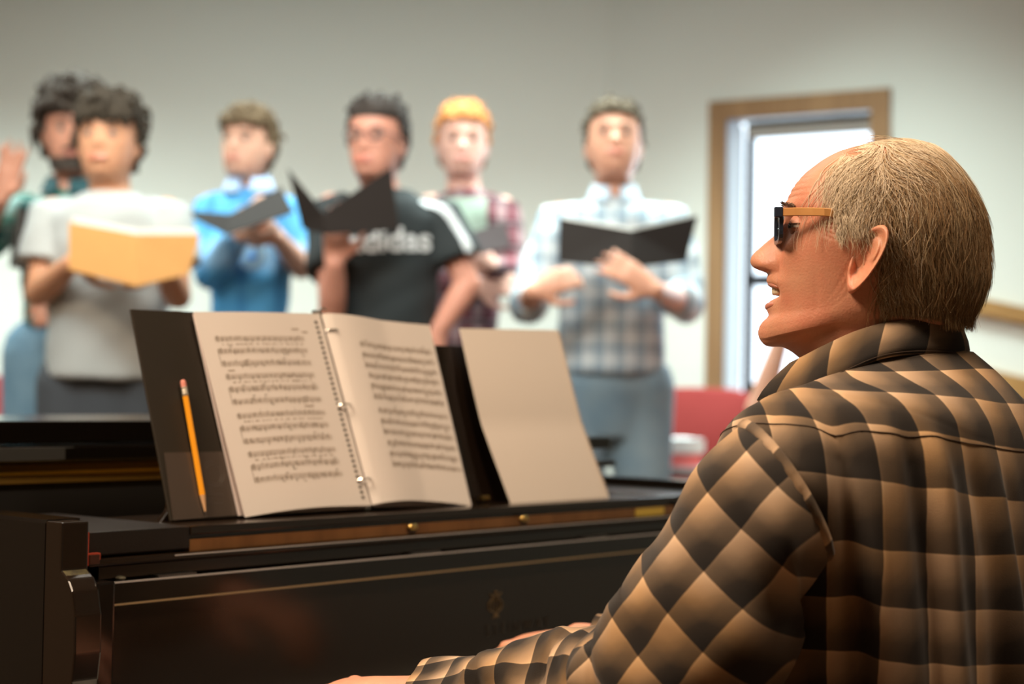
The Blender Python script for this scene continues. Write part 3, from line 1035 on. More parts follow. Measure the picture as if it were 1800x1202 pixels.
# neck leans forward below the collar: already in the silhouettes. Turn the head slightly away from the camera
PIV = np.array([(1545 - 1530) * HS, 0, 0])


def hw(p):
    """head local (x to the back of the head, -y towards the camera) to world"""
    p = np.asarray(p, float) - PIV
    c, s = cos(HEAD_YAW), sin(HEAD_YAW)
    x = p[..., 0] * c - p[..., 1] * s
    y = p[..., 0] * s + p[..., 1] * c
    return np.stack([x, y, p[..., 2]], -1) + PIV + HO


def hl(px, py, side):
    """local point from photo pixel and sideways offset in pixels (+ towards the camera)"""
    return np.array([(px - 1530), -side, (400 - py)]) * HS


HW = hw(HP)
PF = nrm((-.66, .75, 0))                # the way his chest faces: towards the keyboard
PS = V3((PF[1], -PF[0], 0))             # to his right
NB = at(1630, 655, 1.74)                # neck base


def tor(a, f, z):
    """torso frame: a to his right, f forward, z up (world height)"""
    return V3((NB[0], NB[1], 0)) + PS * a + PF * f + PZ * z


SHL = at(1400, 880, 1.60)
ELL = at(1172, 1232, 1.60)
WRL = at(738, 1226, 1.80)
SHR = tor(.19, .03, .955)
WRR = at(1020, 1132, 2.08)
ELR = (SHR + WRR) / 2 + V3((.10, -.03, -.13))

RC = [at(1378, 868, 1.585), at(1308, 948, 1.575), at(1266, 1035, 1.575), at(1232, 1120, 1.58), at(1165, 1192, 1.60), at(1070, 1207, 1.66), at(965, 1214, 1.71), at(850, 1228, 1.76), at(745, 1231, 1.797)]
RR = [.073, .086, .085, .083, .078, .062, .051, .047, .037]
raw = MB()
raw.loft([(tor(0, .02, .50), PS * .165, PF * .115), (tor(0, .02, .60), PS * .165, PF * .13), (tor(0, .02, .75), PS * .15, PF * .125), (tor(0, .01, .9), PS * .165, PF * .11), (tor(0, .0, 1.0), PS * .17, PF * .095), (tor(0, .0, 1.05), PS * .12, PF * .075), (tor(0, .01, 1.09), PS * .06, PF * .055)], 28)
for sh, el, wr in ((SHL, ELL, WRL), (SHR, ELR, WRR)):
    if sh is SHL:
        raw.tube([SHL] + RC[1:8] + [WRL], [.048, .048, .047, .045, .042, .036, .033, .030, .0255], 16, 'round')
        continue
    raw.tube([sh, sh * .5 + el * .5, el], [.052, .046, .040], 16, 'round')
    raw.tube([el, el * .6 + wr * .4, wr], [.041, .038, .026], 16, 'round')


def hand(b, wrist, fdir, up, side, curl=.5, s=1.0, spread=.5, thumb=True):
    """fdir: fingers' direction, up: back of the hand, side: towards the thumb"""
    fdir, up = nrm(fdir), nrm(up - nrm(fdir) * (np.dot(up, nrm(fdir))))
    sd = nrm(np.cross(up, fdir)) * side
    kn = wrist + fdir * .092 * s
    b.loft([(wrist - fdir * .01 * s, sd * .027 * s, up * .020 * s), (wrist + fdir * .02 * s, sd * .032 * s, up * .019 * s), (wrist + fdir * .06 * s, sd * .040 * s, up * .017 * s), (kn, sd * .042 * s, up * .0145 * s), (kn + fdir * .008 * s, sd * .038 * s, up * .010 * s)], 20)
    for k, (o, l) in enumerate(((.031, .90), (.011, 1.0), (-.010, .94), (-.029, .74))):
        base = kn + sd * o * s - up * .001
        d = nrm(fdir + sd * o * spread * 6)
        pts = [base - d * .02 * s, base]
        ang = 0
        for sg_, ln in enumerate((.042, .026, .021)):
            ang += curl * (.45, .8, .6)[sg_] + .05 * k * curl
            dd = nrm(d * cos(ang) - up * sin(ang))
            pts.append(pts[-1] + dd * ln * l * s)
        b.tube(pts, [.0095 * s, .0098 * s, .0088 * s, .0080 * s, .0068 * s], 12, 'round')
        b.ball(base + up * .004 * s, .0105 * s, 10, 8)
    if thumb:
        t0 = wrist + fdir * .022 * s + sd * .022 * s - up * .006 * s
        t1 = t0 + (fdir * .6 + sd * .75 - up * .25) * .042 * s
        t2 = t1 + nrm(fdir * .85 + sd * .35 - up * .3) * .032 * s
        t3 = t2 + nrm(fdir * .95 + sd * .05 - up * .3) * .025 * s
        b.tube([t0, t1, t2, t3], [.015 * s, .0125 * s, .0105 * s, .0085 * s], 12, 'round')
    return kn


FD_L = nrm(at(560, 1210, 1.86) - WRL)
knL = hand(raw, WRL, FD_L + V3((0, 0, -.05)), V3((.1, -.15, 1)), -1, .34, 1.1)
hand(raw, WRR, nrm(at(885, 1136, 2.18) - WRR) + V3((0, 0, .0)), V3((.1, -.25, 1)), 1, .6, 1.02)
# thighs and shins under the keyboard
for sgn in (-1, 1):
    hp = tor(sgn * .09, .05, .52); kn_ = tor(sgn * .13, .46, .54); an = tor(sgn * .13, .50, .10)
    raw.tube([hp, kn_], [.085, .06], 14, 'round'); raw.tube([kn_, an], [.058, .038], 14, 'round')
    raw.tube([an + V3((0, 0, -.02)), an + PF * .18 + V3((0, 0, -.06))], [.04, .03], 12, 'round')
man = raw.fused('person', SKIN, None, .0038, 5)
tag(man, 'grey-haired person in brown checked flannel shirt and glasses playing the piano', 'person')
man.data.update()
# join the finely shaped head and neck to the same mesh
hb = MB()
hb.grid(HW, closed=True, caps=True)
# ears: shell with rolled rim, bowl and lobe
def ear(b, side):
    NA, NRr = 48, 16
    P_e = []
    for k in range(NRr + 1):
        rr = k / NRr
        ring_ = []
        for j in range(NA):
            a = 2 * pi * j / NA
            # outline: wide above, narrow lobe below (pixels, x back, y up)
            up_ = sin(a); bk_ = cos(a)
            Rx = 25 * (1 + .28 * up_) * (1 - .12 * gs(a, 3 * pi / 2, .7)); Rz = 59
            x = Rx * bk_ * rr; z = Rz * up_ * rr * (1 if up_ > 0 else .98)
            x += z * .40          # lean back
            h = 15 * gs(rr, .90, .13) * (1 - .95 * gs(a, pi * .98, 1.15)) * (1 - .5 * gs(a, 3 * pi / 2, .6))
            h -= 14 * gs(x, -5 + z * .40, 11) * gs(z, -8, 20)      # bowl
            h += 8 * gs(rr, .55, .14) * gs(a, .45, .9)             # inner fold
            h += 8 * gs(x, -24, 6) * gs(z, -12, 11)                # tragus
            h += 5 * gs(z, -46, 14)                                # lobe
            flare = 6 + .62 * (x - z * .40 + 26)                  # stands off at the back
            if rr > .999: h -= 10
            ring_.append((1519 + x, 466 - z, 118 + flare + h))
        P_e.append(ring_)
    tip = [(x, y, s - 13) for x, y, s in P_e[-1]]
    root = [(1517 + (x - 1519) * .72, 461 + (y - 461) * .80, 112) for x, y, s in P_e[-1]]
    P_e += [tip, root]
    G = np.array([[hl(x, y, s) for x, y, s in rg] for rg in P_e])
    if side < 0: G[..., 1] *= -1
    b.grid(hw(G), closed=True, flip=(side < 0))


ear(hb, 1); ear(hb, -1)
hm = hb.mesh('head')
bm = bmesh.new(); bm.from_mesh(man.data); bm.from_mesh(hm)
bm.to_mesh(man.data); bm.free()
man.data.polygons.foreach_set('use_smooth', [True] * len(man.data.polygons))
bpy.data.meshes.remove(hm)

# eyes, lids, brows, teeth, tongue
EYEW = mat('eye_white', (.70, .64, .58), .2); IRIS = mat('iris', (.10, .12, .12), .15)
for sd in (1, -1):
    ec = hw(hl(1412, 402, sd * 47))
    b = MB(); b.ball(ec, 21.5 * HS, 24, 16); e = b.build('eye', EYEW, man, True)
    d_ = nrm(hw(hl(1375, 403, sd * 50)) - ec)
    b = MB(); b.ball(ec + d_ * 18.5 * HS, [6.5 * HS] * 3, 14, 10); b.build('iris', IRIS, e, True)
    b = MB()
    for r0, lift, th_ in ((24, -1, 3.4), (24, 1, 3.8)):
        G = []
        for t in np.linspace(-1.55, 1.55, 21):
            row_ = []
            for q in np.linspace(0, 1, 6):
                el = (.16 + q * 1.1) * lift
                v_ = V3((-cos(el) * cos(t), -sin(t) * cos(el), sin(el)))
                row_.append(hw(hl(1412, 402, sd * 47) + v_ * (23.4 + 1.2 * (q < .2)) * HS))
            G.append(row_)
        b.grid(G)
    b.build('eyelid', SKIN, man, True)
    b = MB()
    for k in range(90):
        t = random.random()
        x0 = 1379 + 20 * t ** 1.5; y0 = 362 + 4 * t + random.uniform(-3.5, 3.5); s0 = sd * (22 + 50 * t)
        p0_ = hl(x0, y0, s0); p1_ = hl(x0 - 5 + 4 * t + random.uniform(-2, 2), y0 - 4 + 7 * t, s0 + sd * 9)
        b.tube([hw(p0_), hw((p0_ + p1_) / 2 + V3((-.0006, 0, 0))), hw(p1_)], [.00035, .0003, .0001], 4)
    b.build('eyebrow', mat('brow_hair', (.17, .12, .08), .6), man)
b = MB()
for k in range(-4, 5):
    a = k * .22
    c_ = hl(1386 - 20 * cos(a), 510, 0) + V3((0, -sin(a) * 27 * HS, 0))
    b.box(hw(c_) - V3((.0035, .0035, .006)), (.007, 0, 0), (0, .007, 0), (0, 0, .012), .0025)
b.build('upper_teeth', mat('teeth', (.68, .58, .40), .25), man, True)
b = MB(); b.ball(hw(hl(1392, 531, 0)), (.012, .014, .006)); b.build('tongue', mat('tongue', (.35, .10, .08), .4), man, True)
LIP = mat('lip', (.53, .205, .14), .35, spec=.5, sss=.2)
b = MB()
pts = [hl(1370 - 15.5 * cos(t) ** 1.6, 541 + -3 * sin(abs(t)) ** 2, 38 * sin(t)) for t in np.linspace(-1.5, 1.5, 15)]
b.tube([hw(p) for p in pts], [(1 + 6 * cos(t)) * HS for t in np.linspace(-1.45, 1.45, 15)], 12, 'round')
b.build('lower_lip', LIP, man, True)
b = MB()
pts = [hl(1372 - 15 * cos(t) ** 1.6, 500 + 8 * sin(abs(t)) ** 2, 38 * sin(t)) for t in np.linspace(-1.5, 1.5, 15)]
b.tube([hw(p) for p in pts], [(1 + 4.0 * cos(t)) * HS for t in np.linspace(-1.45, 1.45, 15)], 12, 'round')
b.build('upper_lip', LIP, man, True)

# glasses: dark frame, bamboo temples
gl = empty('eyeglasses', hw(hl(1366, 400, 0)))
gl.parent = man
gl.matrix_parent_inverse = man.matrix_world.inverted()
NAVY = mat('navy_frame', (.022, .030, .050), .25, spec=.6)
BAMB = wood('bamboo', (.55, .25, .075), (.66, .33, .11), 9, .4, axis=0)
lens = mat('lens_glass', (.95, 1, .98), .02)
lens.node_tree.nodes['Principled BSDF'].inputs['Transmission Weight'].default_value = 1.0
lens.node_tree.nodes['Principled BSDF'].inputs['IOR'].default_value = 1.1
b = MB()
for sd in (1, -1):
    ring_o, ring_i = [], []
    for k in range(36):
        t = 2 * pi * k / 36
        sq = (abs(cos(t)) ** 4 + abs(sin(t)) ** 4) ** -.25
        yo, zo = 44 * sq * cos(t), 31 * sq * sin(t)
        ring_o.append((yo, zo)); ring_i.append((yo * .85, zo * .80))
    G = []
    for off, R_ in ((0, ring_o), (7, ring_o), (7, ring_i), (0, ring_i)):
        G.append([hw(hl(1361 + off + .13 * abs(54 + y) * 1, 403 - z - .03 * 0, sd * (56 + y))) for y, z in R_])
    G.append(G[0])
    b.grid(G, closed=True)
b.tube([hw(hl(1369, 396, 16)), hw(hl(1367, 392, 0)), hw(hl(1369, 396, -16))], 4.2 * HS, 10)
for sd in (1, -1):
    b.box(hw(hl(1364, 392, sd * 100)), hw(hl(1379, 392, sd * 100)) - hw(hl(1364, 392, sd * 100)), V3((0, (-1 if sd > 0 else 1) * .005, 0)), (0, 0, 18 * HS), .0012)
b.build('frame', NAVY, gl)
for sd in (1, -1):
    b = MB(); c_ = hw(hl(1376, 403, sd * 56))
    b.prism([hw(hl(1365.5 + .13 * abs(54 + y), 403 - z, sd * (56 + y))) for y, z in [(44 * .86 * (abs(cos(t)) ** 4 + abs(sin(t)) ** 4) ** -.25 * cos(t), 31 * .82 * (abs(cos(t)) ** 4 + abs(sin(t)) ** 4) ** -.25 * sin(t)) for t in np.linspace(0, 2 * pi, 30, endpoint=False)]], V3((.0012, 0, 0)))
    b.build('lens', lens, gl)
    b = MB()
    pts = [(1378, 383, 104), (1400, 383, 112), (1430, 384, 121), (1450, 385, 125), (1462, 386, 122), (1490, 389, 112)]
    G = []
    for (x, y, s) in pts:
        G.append([hw(hl(x, y + dy, sd * (s + ds))) for dy, ds in ((-7, -2), (-7, 2), (-6, 3), (6, 3), (7, 2), (7, -2))])
    b.grid(G, closed=True, caps=True); b.build('temple', BAMB, gl)
b = MB()
for sd in (1, -1): b.ball(hw(hl(1374, 411, sd * 20)), (5 * HS, 3 * HS, 8 * HS))
b.build('nose_pads', mat('pad_clear', (.7, .7, .65), .3), gl)

# ---- hair: cap plus combed strands
HBVH = BVHTree.FromPolygons([Vector(p) for p in HW.reshape(-1, 3)], [(i * NT + j, i * NT + (j + 1) % NT, (i + 1) * NT + (j + 1) % NT, (i + 1) * NT + j) for i in range(len(rows) - 1) for j in range(NT)])
HAIRPOLY = [(1500, 256), (1478, 272), (1478, 300), (1466, 322), (1458, 345), (1454, 372), (1456, 398), (1466, 424), (1478, 428), (1490, 414), (1508, 404), (1530, 402), (1546, 414), (1552, 440), (1545, 480), (1540, 520), (1545, 548), (1600, 560), (1660, 575), (1760, 590), (1780, 380), (1720, 230), (1560, 225)]


def inpoly(x, y, poly):
    ins = False
    n = len(poly)
    for i in range(n):
        x1, y1 = poly[i]; x2, y2 = poly[(i + 1) % n]
        if (y1 > y) != (y2 > y) and x < (x2 - x1) * (y - y1) / (y2 - y1) + x1: ins = not ins
    return ins


def dpoly(x, y, poly):
    best = 1e9
    n = len(poly)
    for i in range(n):
        a = np.array(poly[i]); c = np.array(poly[(i + 1) % n])
        t = np.clip(np.dot((x, y) - a, c - a) / np.dot(c - a, c - a), 0, 1)
        best = min(best, np.hypot(*(a + (c - a) * t - (x, y))))
    return best


LPX = HP[..., 0] / HS + 1530; LPY = 400 - HP[..., 2] / HS
cn = np.zeros_like(HW)
du = np.roll(HW, -1, 1) - np.roll(HW, 1, 1); dv = np.gradient(HW, axis=0)
cn = np.cross(du, dv); cn /= (np.linalg.norm(cn, axis=-1, keepdims=True) + 1e-12)
ctr = HW.mean(axis=1, keepdims=True)
sgnn = np.sign(((HW - ctr) * cn).sum(-1).mean()); cn *= sgnn
cap = np.full(LPX.shape, -1.0)
for i in range(0, len(rows)):
    if rows[i] > 592: break
    for j in range(NT):
        x, y = LPX[i, j], LPY[i, j]
        if inpoly(x, y, HAIRPOLY): cap[i, j] = dpoly(x, y, HAIRPOLY)
hair = MB()
hair.cur = 1
idx = {}
for i in range(len(rows) - 1):
    for j in range(NT):
        j2 = (j + 1) % NT
        if min(cap[i, j], cap[i, j2], cap[i + 1, j], cap[i + 1, j2]) > 3 and LPX[i, j] > 1552 - 60 * (LPY[i, j] > 330):
            q = []
            for (a, c) in ((i, j), (i, j2), (i + 1, j2), (i + 1, j)):
                if (a, c) not in idx:
                    e = min(cap[a, c], 30) / 30
                    bulk = 1.5 + 8 * np.clip((LPX[a, c] - 1600) / 90, 0, 1)
                    nz = 0
                    idx[(a, c)] = hair.verts([HW[a, c] + cn[a, c] * (bulk * e + nz * e - .6) * HS])
                q.append(idx[(a, c)])
            hair.face(q)
FLOW = [((1500, 262), (1, -.10)), ((1560, 240), (1, .02)), ((1600, 245), (.95, .25)), ((1640, 262), (.8, .6)), ((1690, 310), (.5, .85)), ((1715, 380), (.12, 1)), ((1720, 460), (-.08, 1)), ((1700, 520), (-.2, 1)), ((1670, 570), (-.15, 1)),
        ((1482, 300), (-.1, .8)), ((1470, 350), (-.1, 1)), ((1464, 400), (.1, 1)), ((1480, 418), (.2, .8)), ((1520, 300), (-.55, .65)), ((1500, 340), (-.45, .9)), ((1520, 385), (-.25, 1)), ((1545, 345), (-.15, 1)), ((1545, 285), (-.2, .5)),
        ((1570, 290), (.5, .35)), ((1575, 330), (.6, .55)), ((1610, 330), (.7, .75)), ((1640, 360), (.3, 1)), ((1590, 390), (.25, 1)), ((1570, 440), (.3, 1)), ((1570, 500), (.25, .95)), ((1600, 540), (.35, .7)), ((1640, 480), (.3, 1)), ((1665, 420), (.1, 1)), ((1640, 545), (.2, .9)), ((1680, 350), (.3, 1)), ((1620, 290), (.85, .45))]
FP = np.array([f[0] for f in FLOW], float); FD = np.array([nrm(f[1]) for f in FLOW])


def flow(x, y):
    d2 = ((FP - (x, y)) ** 2).sum(1) + 60
    w_ = d2 ** -1.6
    v = (FD * w_[:, None]).sum(0)
    return v / (np.linalg.norm(v) + 1e-9)


def to_local(p):
    q = np.asarray(p) - PIV - HO
    c, s = cos(-HEAD_YAW), sin(-HEAD_YAW)
    return np.array([q[0] * c - q[1] * s, q[0] * s + q[1] * c, q[2]]) + PIV


def strand(b, x, y, side, L, w_, lift0, lift1, jit, steps=8, wave=0.0):
    """one combed hair starting at a place on the head seen from the side"""
    # root: nearest surface to the side projection
    o = hw(hl(x, y, 200 * side)); d = nrm(hw(hl(x, y, 0)) - o)
    loc, nor, fi, ds = HBVH.ray_cast(Vector(o), Vector(d))
    if loc is None: return
    ph = random.uniform(0, 6.28); ja = random.gauss(0, jit)
    pts = []
    p = np.array(loc); st_ = L / steps
    for k in range(steps + 1):
        loc, nor, fi, ds = HBVH.find_nearest(Vector(p))
        n_ = np.array(nor)
        if np.dot(n_, p - (HO + V3((.045, 0, 0)))) < 0: n_ = -n_
        base = np.array(loc)
        l = to_local(base)
        X, Y_ = l[0] / HS + 1530, 400 - l[2] / HS
        t = k / steps
        pts.append(base + n_ * (lift0 + (lift1 - lift0) * t ** 1.3) * HS)
        f2 = flow(X, Y_)
        a = ja + wave * sin(ph + t * 5)
        f2 = (f2[0] * cos(a) - f2[1] * sin(a), f2[0] * sin(a) + f2[1] * cos(a))
        d3 = hw(hl(1530 + f2[0] * 100, 400 + f2[1] * 100, 0)) - hw(hl(1530, 400, 0))
        d3 = d3 / (100 * HS)
        if Y_ < 300: d3 = d3 + V3((0, -side * .5 * (300 - Y_) / 60 * (X > 1520), 0))
        d3 = d3 - n_ * np.dot(d3, n_)
        if Y_ > 556 and X > 1560: d3 = V3((f2[0] * .3, 0, -f2[1]))
        p = base + nrm(d3) * st_
        if Y_ > 545 and X > 1560:      # free fall past the nape
            q = pts[-1]
            for m in range(k + 1, steps + 1):
                q = q + nrm(V3((f2[0] * .4 + .05, 0, -1))) * st_
                if 400 - to_local(q)[2] / HS > (566 if X < 1645 else 584) + random.uniform(-5, 3) and len(pts) > 3: break
                pts.append(q)
            break
    n = len(pts)
    rs = [w_ * (1 - .75 * (k / (n - 1)) ** 2) for k in range(n)]
    # triangular hair
    G = []
    for k in range(n):
        T = nrm(pts[min(k + 1, n - 1)] - pts[max(k - 1, 0)])
        a_ = nrm(np.cross(T, (0.3, -1, 0.2))); c_ = np.cross(T, a_)
        G.append([pts[k] + (a_ * cos(q) + c_ * sin(q)) * rs[k] for q in (0, 2.1, 4.2)])
    b.grid(G, closed=True)


def hcolor(x, y):
    """0 pale, 1 brown blond, 2 mid"""
    pale = gs(x, 1480, 60) + .8 * gs(y, 250, 30)
    u = random.random()
    if u < np.clip(pale, 0, .85): return 0
    if u < np.clip(pale, 0, .85) + .22: return 2
    return 1 if random.random() < .62 else 3


N = 0
clumps = [(random.uniform(1450, 1725), random.uniform(232, 575)) for _ in range(900)]
while N < 15500:
    if random.random() < .7:
        cxx, cyy = clumps[random.randrange(len(clumps))]
        x, y = cxx + random.gauss(0, 2.2), cyy + random.gauss(0, 2.2)
    else:
        x, y = random.uniform(1450, 1728), random.uniform(232, 578)
    if x < 1467 or not inpoly(x, y, HAIRPOLY): continue
    if y > 556 and x > 1560 and random.random() < .8: continue
    thin = (y < 275 and x < 1600) or (x < 1540 and y < 300)
    if thin and random.random() < .30: continue
    dd = dpoly(x, y, HAIRPOLY)
    side = 1 if random.random() < .84 else -1
    hair.cur = hcolor(x, y)
    e = min(dd, 30) / 30
    bulk = 3 + 11 * np.clip((x - 1590) / 90, 0, 1)
    L = (random.uniform(70, 150) if x > 1548 else random.uniform(28, 62)) * HS
    if y < 300: L = random.uniform(90, 190) * HS
    if x < 1500 and y > 300: L = random.uniform(12, 30) * HS
    if y > 500: L = random.uniform(22, 48) * HS
    strand(hair, x, y, side, L, random.uniform(.6, 1.05) * HS * .62, bulk * e * .7, bulk * e + random.uniform(1, 10), .20, 11, random.uniform(0, .65))
    N += 1
# loose flying hairs at the forehead
for k in range(26):
    hair.cur = random.choice((1, 2, 0))
    x0, y0 = 1562 + random.uniform(-15, 30), 249 + random.uniform(-2, 4)
    ln = random.uniform(25, 75); an = random.uniform(-.1, .4)
    pts = [hl(x0 - ln * t * cos(an * (1 - t)), y0 - ln * t * sin(an) * (1 - .9 * t) + random.uniform(-1, 1), random.uniform(-30, 40) if t == 0 else 0) for t in (0, .35, .7, 1)]
    sdv = random.uniform(-40, 45)
    pts = [hw(p * V3((1, 0, 1)) + V3((0, -sdv * HS, 0))) for p in pts]
    hair.tube(pts, [.00025, .00022, .00018, .0001], 3)
HM = [mat('hair_pale', (.72, .60, .44), .5, spec=.4), mat('hair_sandy', (.36, .22, .105), .5, spec=.4), mat('hair_light_sandy', (.52, .39, .23), .5, spec=.4), mat('hair_brown', (.15, .095, .045), .5, spec=.4)]
ho = hair.build('hair', HM, man, True)

# ------------------------------------------------------------------ his checked flannel shirt
def flannel(name, per=.0485, graded=True):
    m = bpy.data.materials.new(name); m.use_nodes = True
    nt = m.node_tree; N_ = nt.nodes; Lk = nt.links
    bs = N_['Principled BSDF']; bs.inputs['Roughness'].default_value = .85; bs.inputs['Specular IOR Level'].default_value = .15
    bs.inputs['Sheen Weight'].default_value = .12
    uv = N_.new('ShaderNodeUVMap'); uv.uv_map = 'UVMap'
    nz = N_.new('ShaderNodeTexNoise'); nz.inputs['Scale'].default_value = 22
    Lk.new(uv.outputs[0], nz.inputs['Vector'])
    wob = N_.new('ShaderNodeVectorMath'); wob.operation = 'MULTIPLY_ADD'
    Lk.new(nz.outputs['Color'], wob.inputs[0]); wob.inputs[1].default_value = (.004, .004, 0); Lk.new(uv.outputs[0], wob.inputs[2])
    sp = N_.new('ShaderNodeSeparateXYZ'); Lk.new(wob.outputs[0], sp.inputs[0])
    outs = []
    for ax in (0, 1):
        a = N_.new('ShaderNodeMath'); a.operation = 'MULTIPLY_ADD'; a.inputs[1].default_value = 1 / per; a.inputs[2].default_value = 50.0
        Lk.new(sp.outputs[ax], a.inputs[0])
        f = N_.new('ShaderNodeMath'); f.operation = 'FRACT'; Lk.new(a.outputs[0], f.inputs[0])
        r = N_.new('ShaderNodeValToRGB'); e = r.color_ramp.elements
        e[0].position = 0; e[0].color = (.0, .0, .0, 1)
        e[1].position = 1; e[1].color = (0, 0, 0, 1)
        for p_, c_ in ((.02, 1.0), (.07, .90), (.35, .66), (.55, .40), (.68, .18), (.85, .05)):
            q = e.new(p_); q.color = (c_, c_, c_, 1)
        Lk.new(f.outputs[0], r.inputs[0]); outs.append(r)
    ad = N_.new('ShaderNodeMath'); ad.operation = 'ADD'; Lk.new(outs[0].outputs[0], ad.inputs[0]); Lk.new(outs[1].outputs[0], ad.inputs[1])
    hf = N_.new('ShaderNodeMath'); hf.operation = 'MULTIPLY'; hf.inputs[1].default_value = .5; Lk.new(ad.outputs[0], hf.inputs[0])
    cr = N_.new('ShaderNodeValToRGB'); e = cr.color_ramp.elements
    e[0].position = 0; e[0].color = (.011, .009, .008, 1); e[1].position = 1; e[1].color = (.66, .42, .215, 1)
    for p_, c_ in ((.22, (.028, .020, .014)), (.45, (.105, .067, .036)), (.62, (.215, .13, .062)), (.80, (.40, .24, .115))):
        q = e.new(p_); q.color = (*c_, 1)
    Lk.new(hf.outputs[0], cr.inputs[0])
    # grey and rust tinges of the weave
    n2 = N_.new('ShaderNodeTexNoise'); n2.inputs['Scale'].default_value = 9; n2.inputs['Detail'].default_value = 1
    Lk.new(uv.outputs[0], n2.inputs['Vector'])
    mr = N_.new('ShaderNodeMapRange'); mr.inputs['From Min'].default_value = .38; mr.inputs['From Max'].default_value = .62; mr.inputs['To Max'].default_value = .55
    Lk.new(n2.outputs['Fac'], mr.inputs[0])
    hs = N_.new('ShaderNodeHueSaturation'); hs.inputs['Saturation'].default_value = .6; hs.inputs['Value'].default_value = 1.05
    Lk.new(cr.outputs[0], hs.inputs['Color']); Lk.new(mr.outputs[0], hs.inputs['Fac'])
    Lk.new(hs.outputs[0], bs.inputs['Base Color'])
    # twill weave
    wv = N_.new('ShaderNodeTexNoise'); wv.inputs['Scale'].default_value = 900; wv.inputs['Detail'].default_value = 2
    Lk.new(uv.outputs[0], wv.inputs['Vector'])
    bp = N_.new('ShaderNodeBump'); bp.inputs['Strength'].default_value = .35; bp.inputs['Distance'].default_value = .0006
    Lk.new(wv.outputs['Fac'], bp.inputs['Height']); Lk.new(bp.outputs[0], bs.inputs['Normal'])
    return m


FLAN = flannel('brown_checked_flannel')
SEAM = mat('seam_thread', (.05, .03, .018), .8)
sh = MB()
# rows: half width, back depth, front depth, z at the sides / back / front
TT = [(.080, .040, .070, 1.128, 1.133, 1.075), (.112, .052, .085, 1.116, 1.124, 1.055), (.150, .074, .10, 1.102, 1.106, 1.035), (.195, .098, .115, 1.093, 1.085, 1.01), (.232, .115, .125, 1.080, 1.060, .98), (.254, .126, .132, 1.056, 1.030, .955),
      (.262, .133, .138, 1.015, .995, .925), (.246, .140, .142, .955, .955, .90), (.228, .146, .146, .905, .905, .87), (.214, .150, .15, .83, .83, .82), (.208, .152, .155, .75, .75, .75), (.21, .155, .16, .66, .66, .66), (.215, .158, .165, .57, .57, .57), (.20, .15, .16, .50, .50, .50)]
TT = np.array(TT)
NK, NA_ = 150, 240
kk = np.linspace(0, len(TT) - 1, NK)
Tm = np.stack([np.interp(kk, np.arange(len(TT)), TT[:, c]) for c in range(6)], 1)
kern = np.ones(9) / 9
Tm = np.stack([np.convolve(np.pad(Tm[:, c], 4, mode='reflect', reflect_type='odd'), kern, 'valid') for c in range(6)], 1)
al = np.linspace(-pi, pi, NA_ + 1)          # 0 = middle of the back, positive = his right
S3 = np.zeros((NK, NA_ + 1, 3))
for i in range(NK):
    wa, wk, wf, zs_, zk, zf = Tm[i]
    c_, s_ = np.cos(al), np.sin(al)
    n_ = 2.5
    dep = np.where(c_ > 0, wk, wf)
    rho = (np.abs(s_ / wa) ** n_ + np.abs(c_ / dep) ** n_) ** (-1 / n_)
    a = rho * s_; f = -rho * c_
    zz = np.where(c_ > 0, zk, zf) * np.abs(c_) ** 1.6 + zs_ * (1 - np.abs(c_) ** 1.6)
    zz = zz - .44 * np.maximum(0, a - .02) * np.clip((zz - .85) / .2, 0, 1)
    S3[i] = np.array([tor(a[j], f[j] + .0, zz[j]) for j in range(NA_ + 1)])
dU = np.linalg.norm(np.diff(S3, axis=1), axis=2)
Uc = np.concatenate([np.zeros((NK, 1)), np.cumsum(dU, 1)], 1); Uc -= Uc[:, NA_ // 2][:, None]
dV = np.linalg.norm(np.diff(S3, axis=0), axis=2)
Vc = np.concatenate([np.zeros((1, NA_ + 1)), np.cumsum(dV, 0)], 0)
# horizontal thread lines follow the back's own meridian, eased at the sides
Vb = Vc[:, NA_ // 2][:, None]; Vt = .85 * Vb + .15 * Vc
gA = np.gradient(S3, axis=1); gB = np.gradient(S3, axis=0)
NN = np.cross(gA, gB); NN /= np.linalg.norm(NN, axis=2, keepdims=True) + 1e-12
cen = S3.mean(axis=1, keepdims=True)
if ((S3 - cen) * NN).sum() < 0: NN = -NN
yoke = .128
below = 1 / (1 + np.exp(-(Vc - yoke) / .004))
fold = 1.5 * .0045 * np.sin(Uc * 92 + 1.2 * np.sin(Vc * 9) + .6) + .0032 * np.sin(Uc * 171 + 2 * np.sin(Vc * 7 + 1)) + .0022 * np.sin(Uc * 47 - Vc * 26)
env = np.clip((Vc - yoke) / .05, 0, 1) * np.clip(np.cos(al) * 2.2, 0, 1)[None, :]
disp = fold * env - .0018 * below + .0012 * np.sin(Uc * 34 + Vc * 44) * (1 - env) * np.clip(Vc / .05, 0, 1)
disp += -.0006 * np.exp(-((Vc - yoke) / .0022) ** 2)
disp -= .012 * np.exp(-((Uc + .235) / .025) ** 2) * np.clip((Vc - .14) / .06, 0, 1)
S4 = S3 + NN * disp[..., None]
UVt = np.stack([Uc + .012, Vt + .018], -1)
sh.grid(S4, uv=UVt)
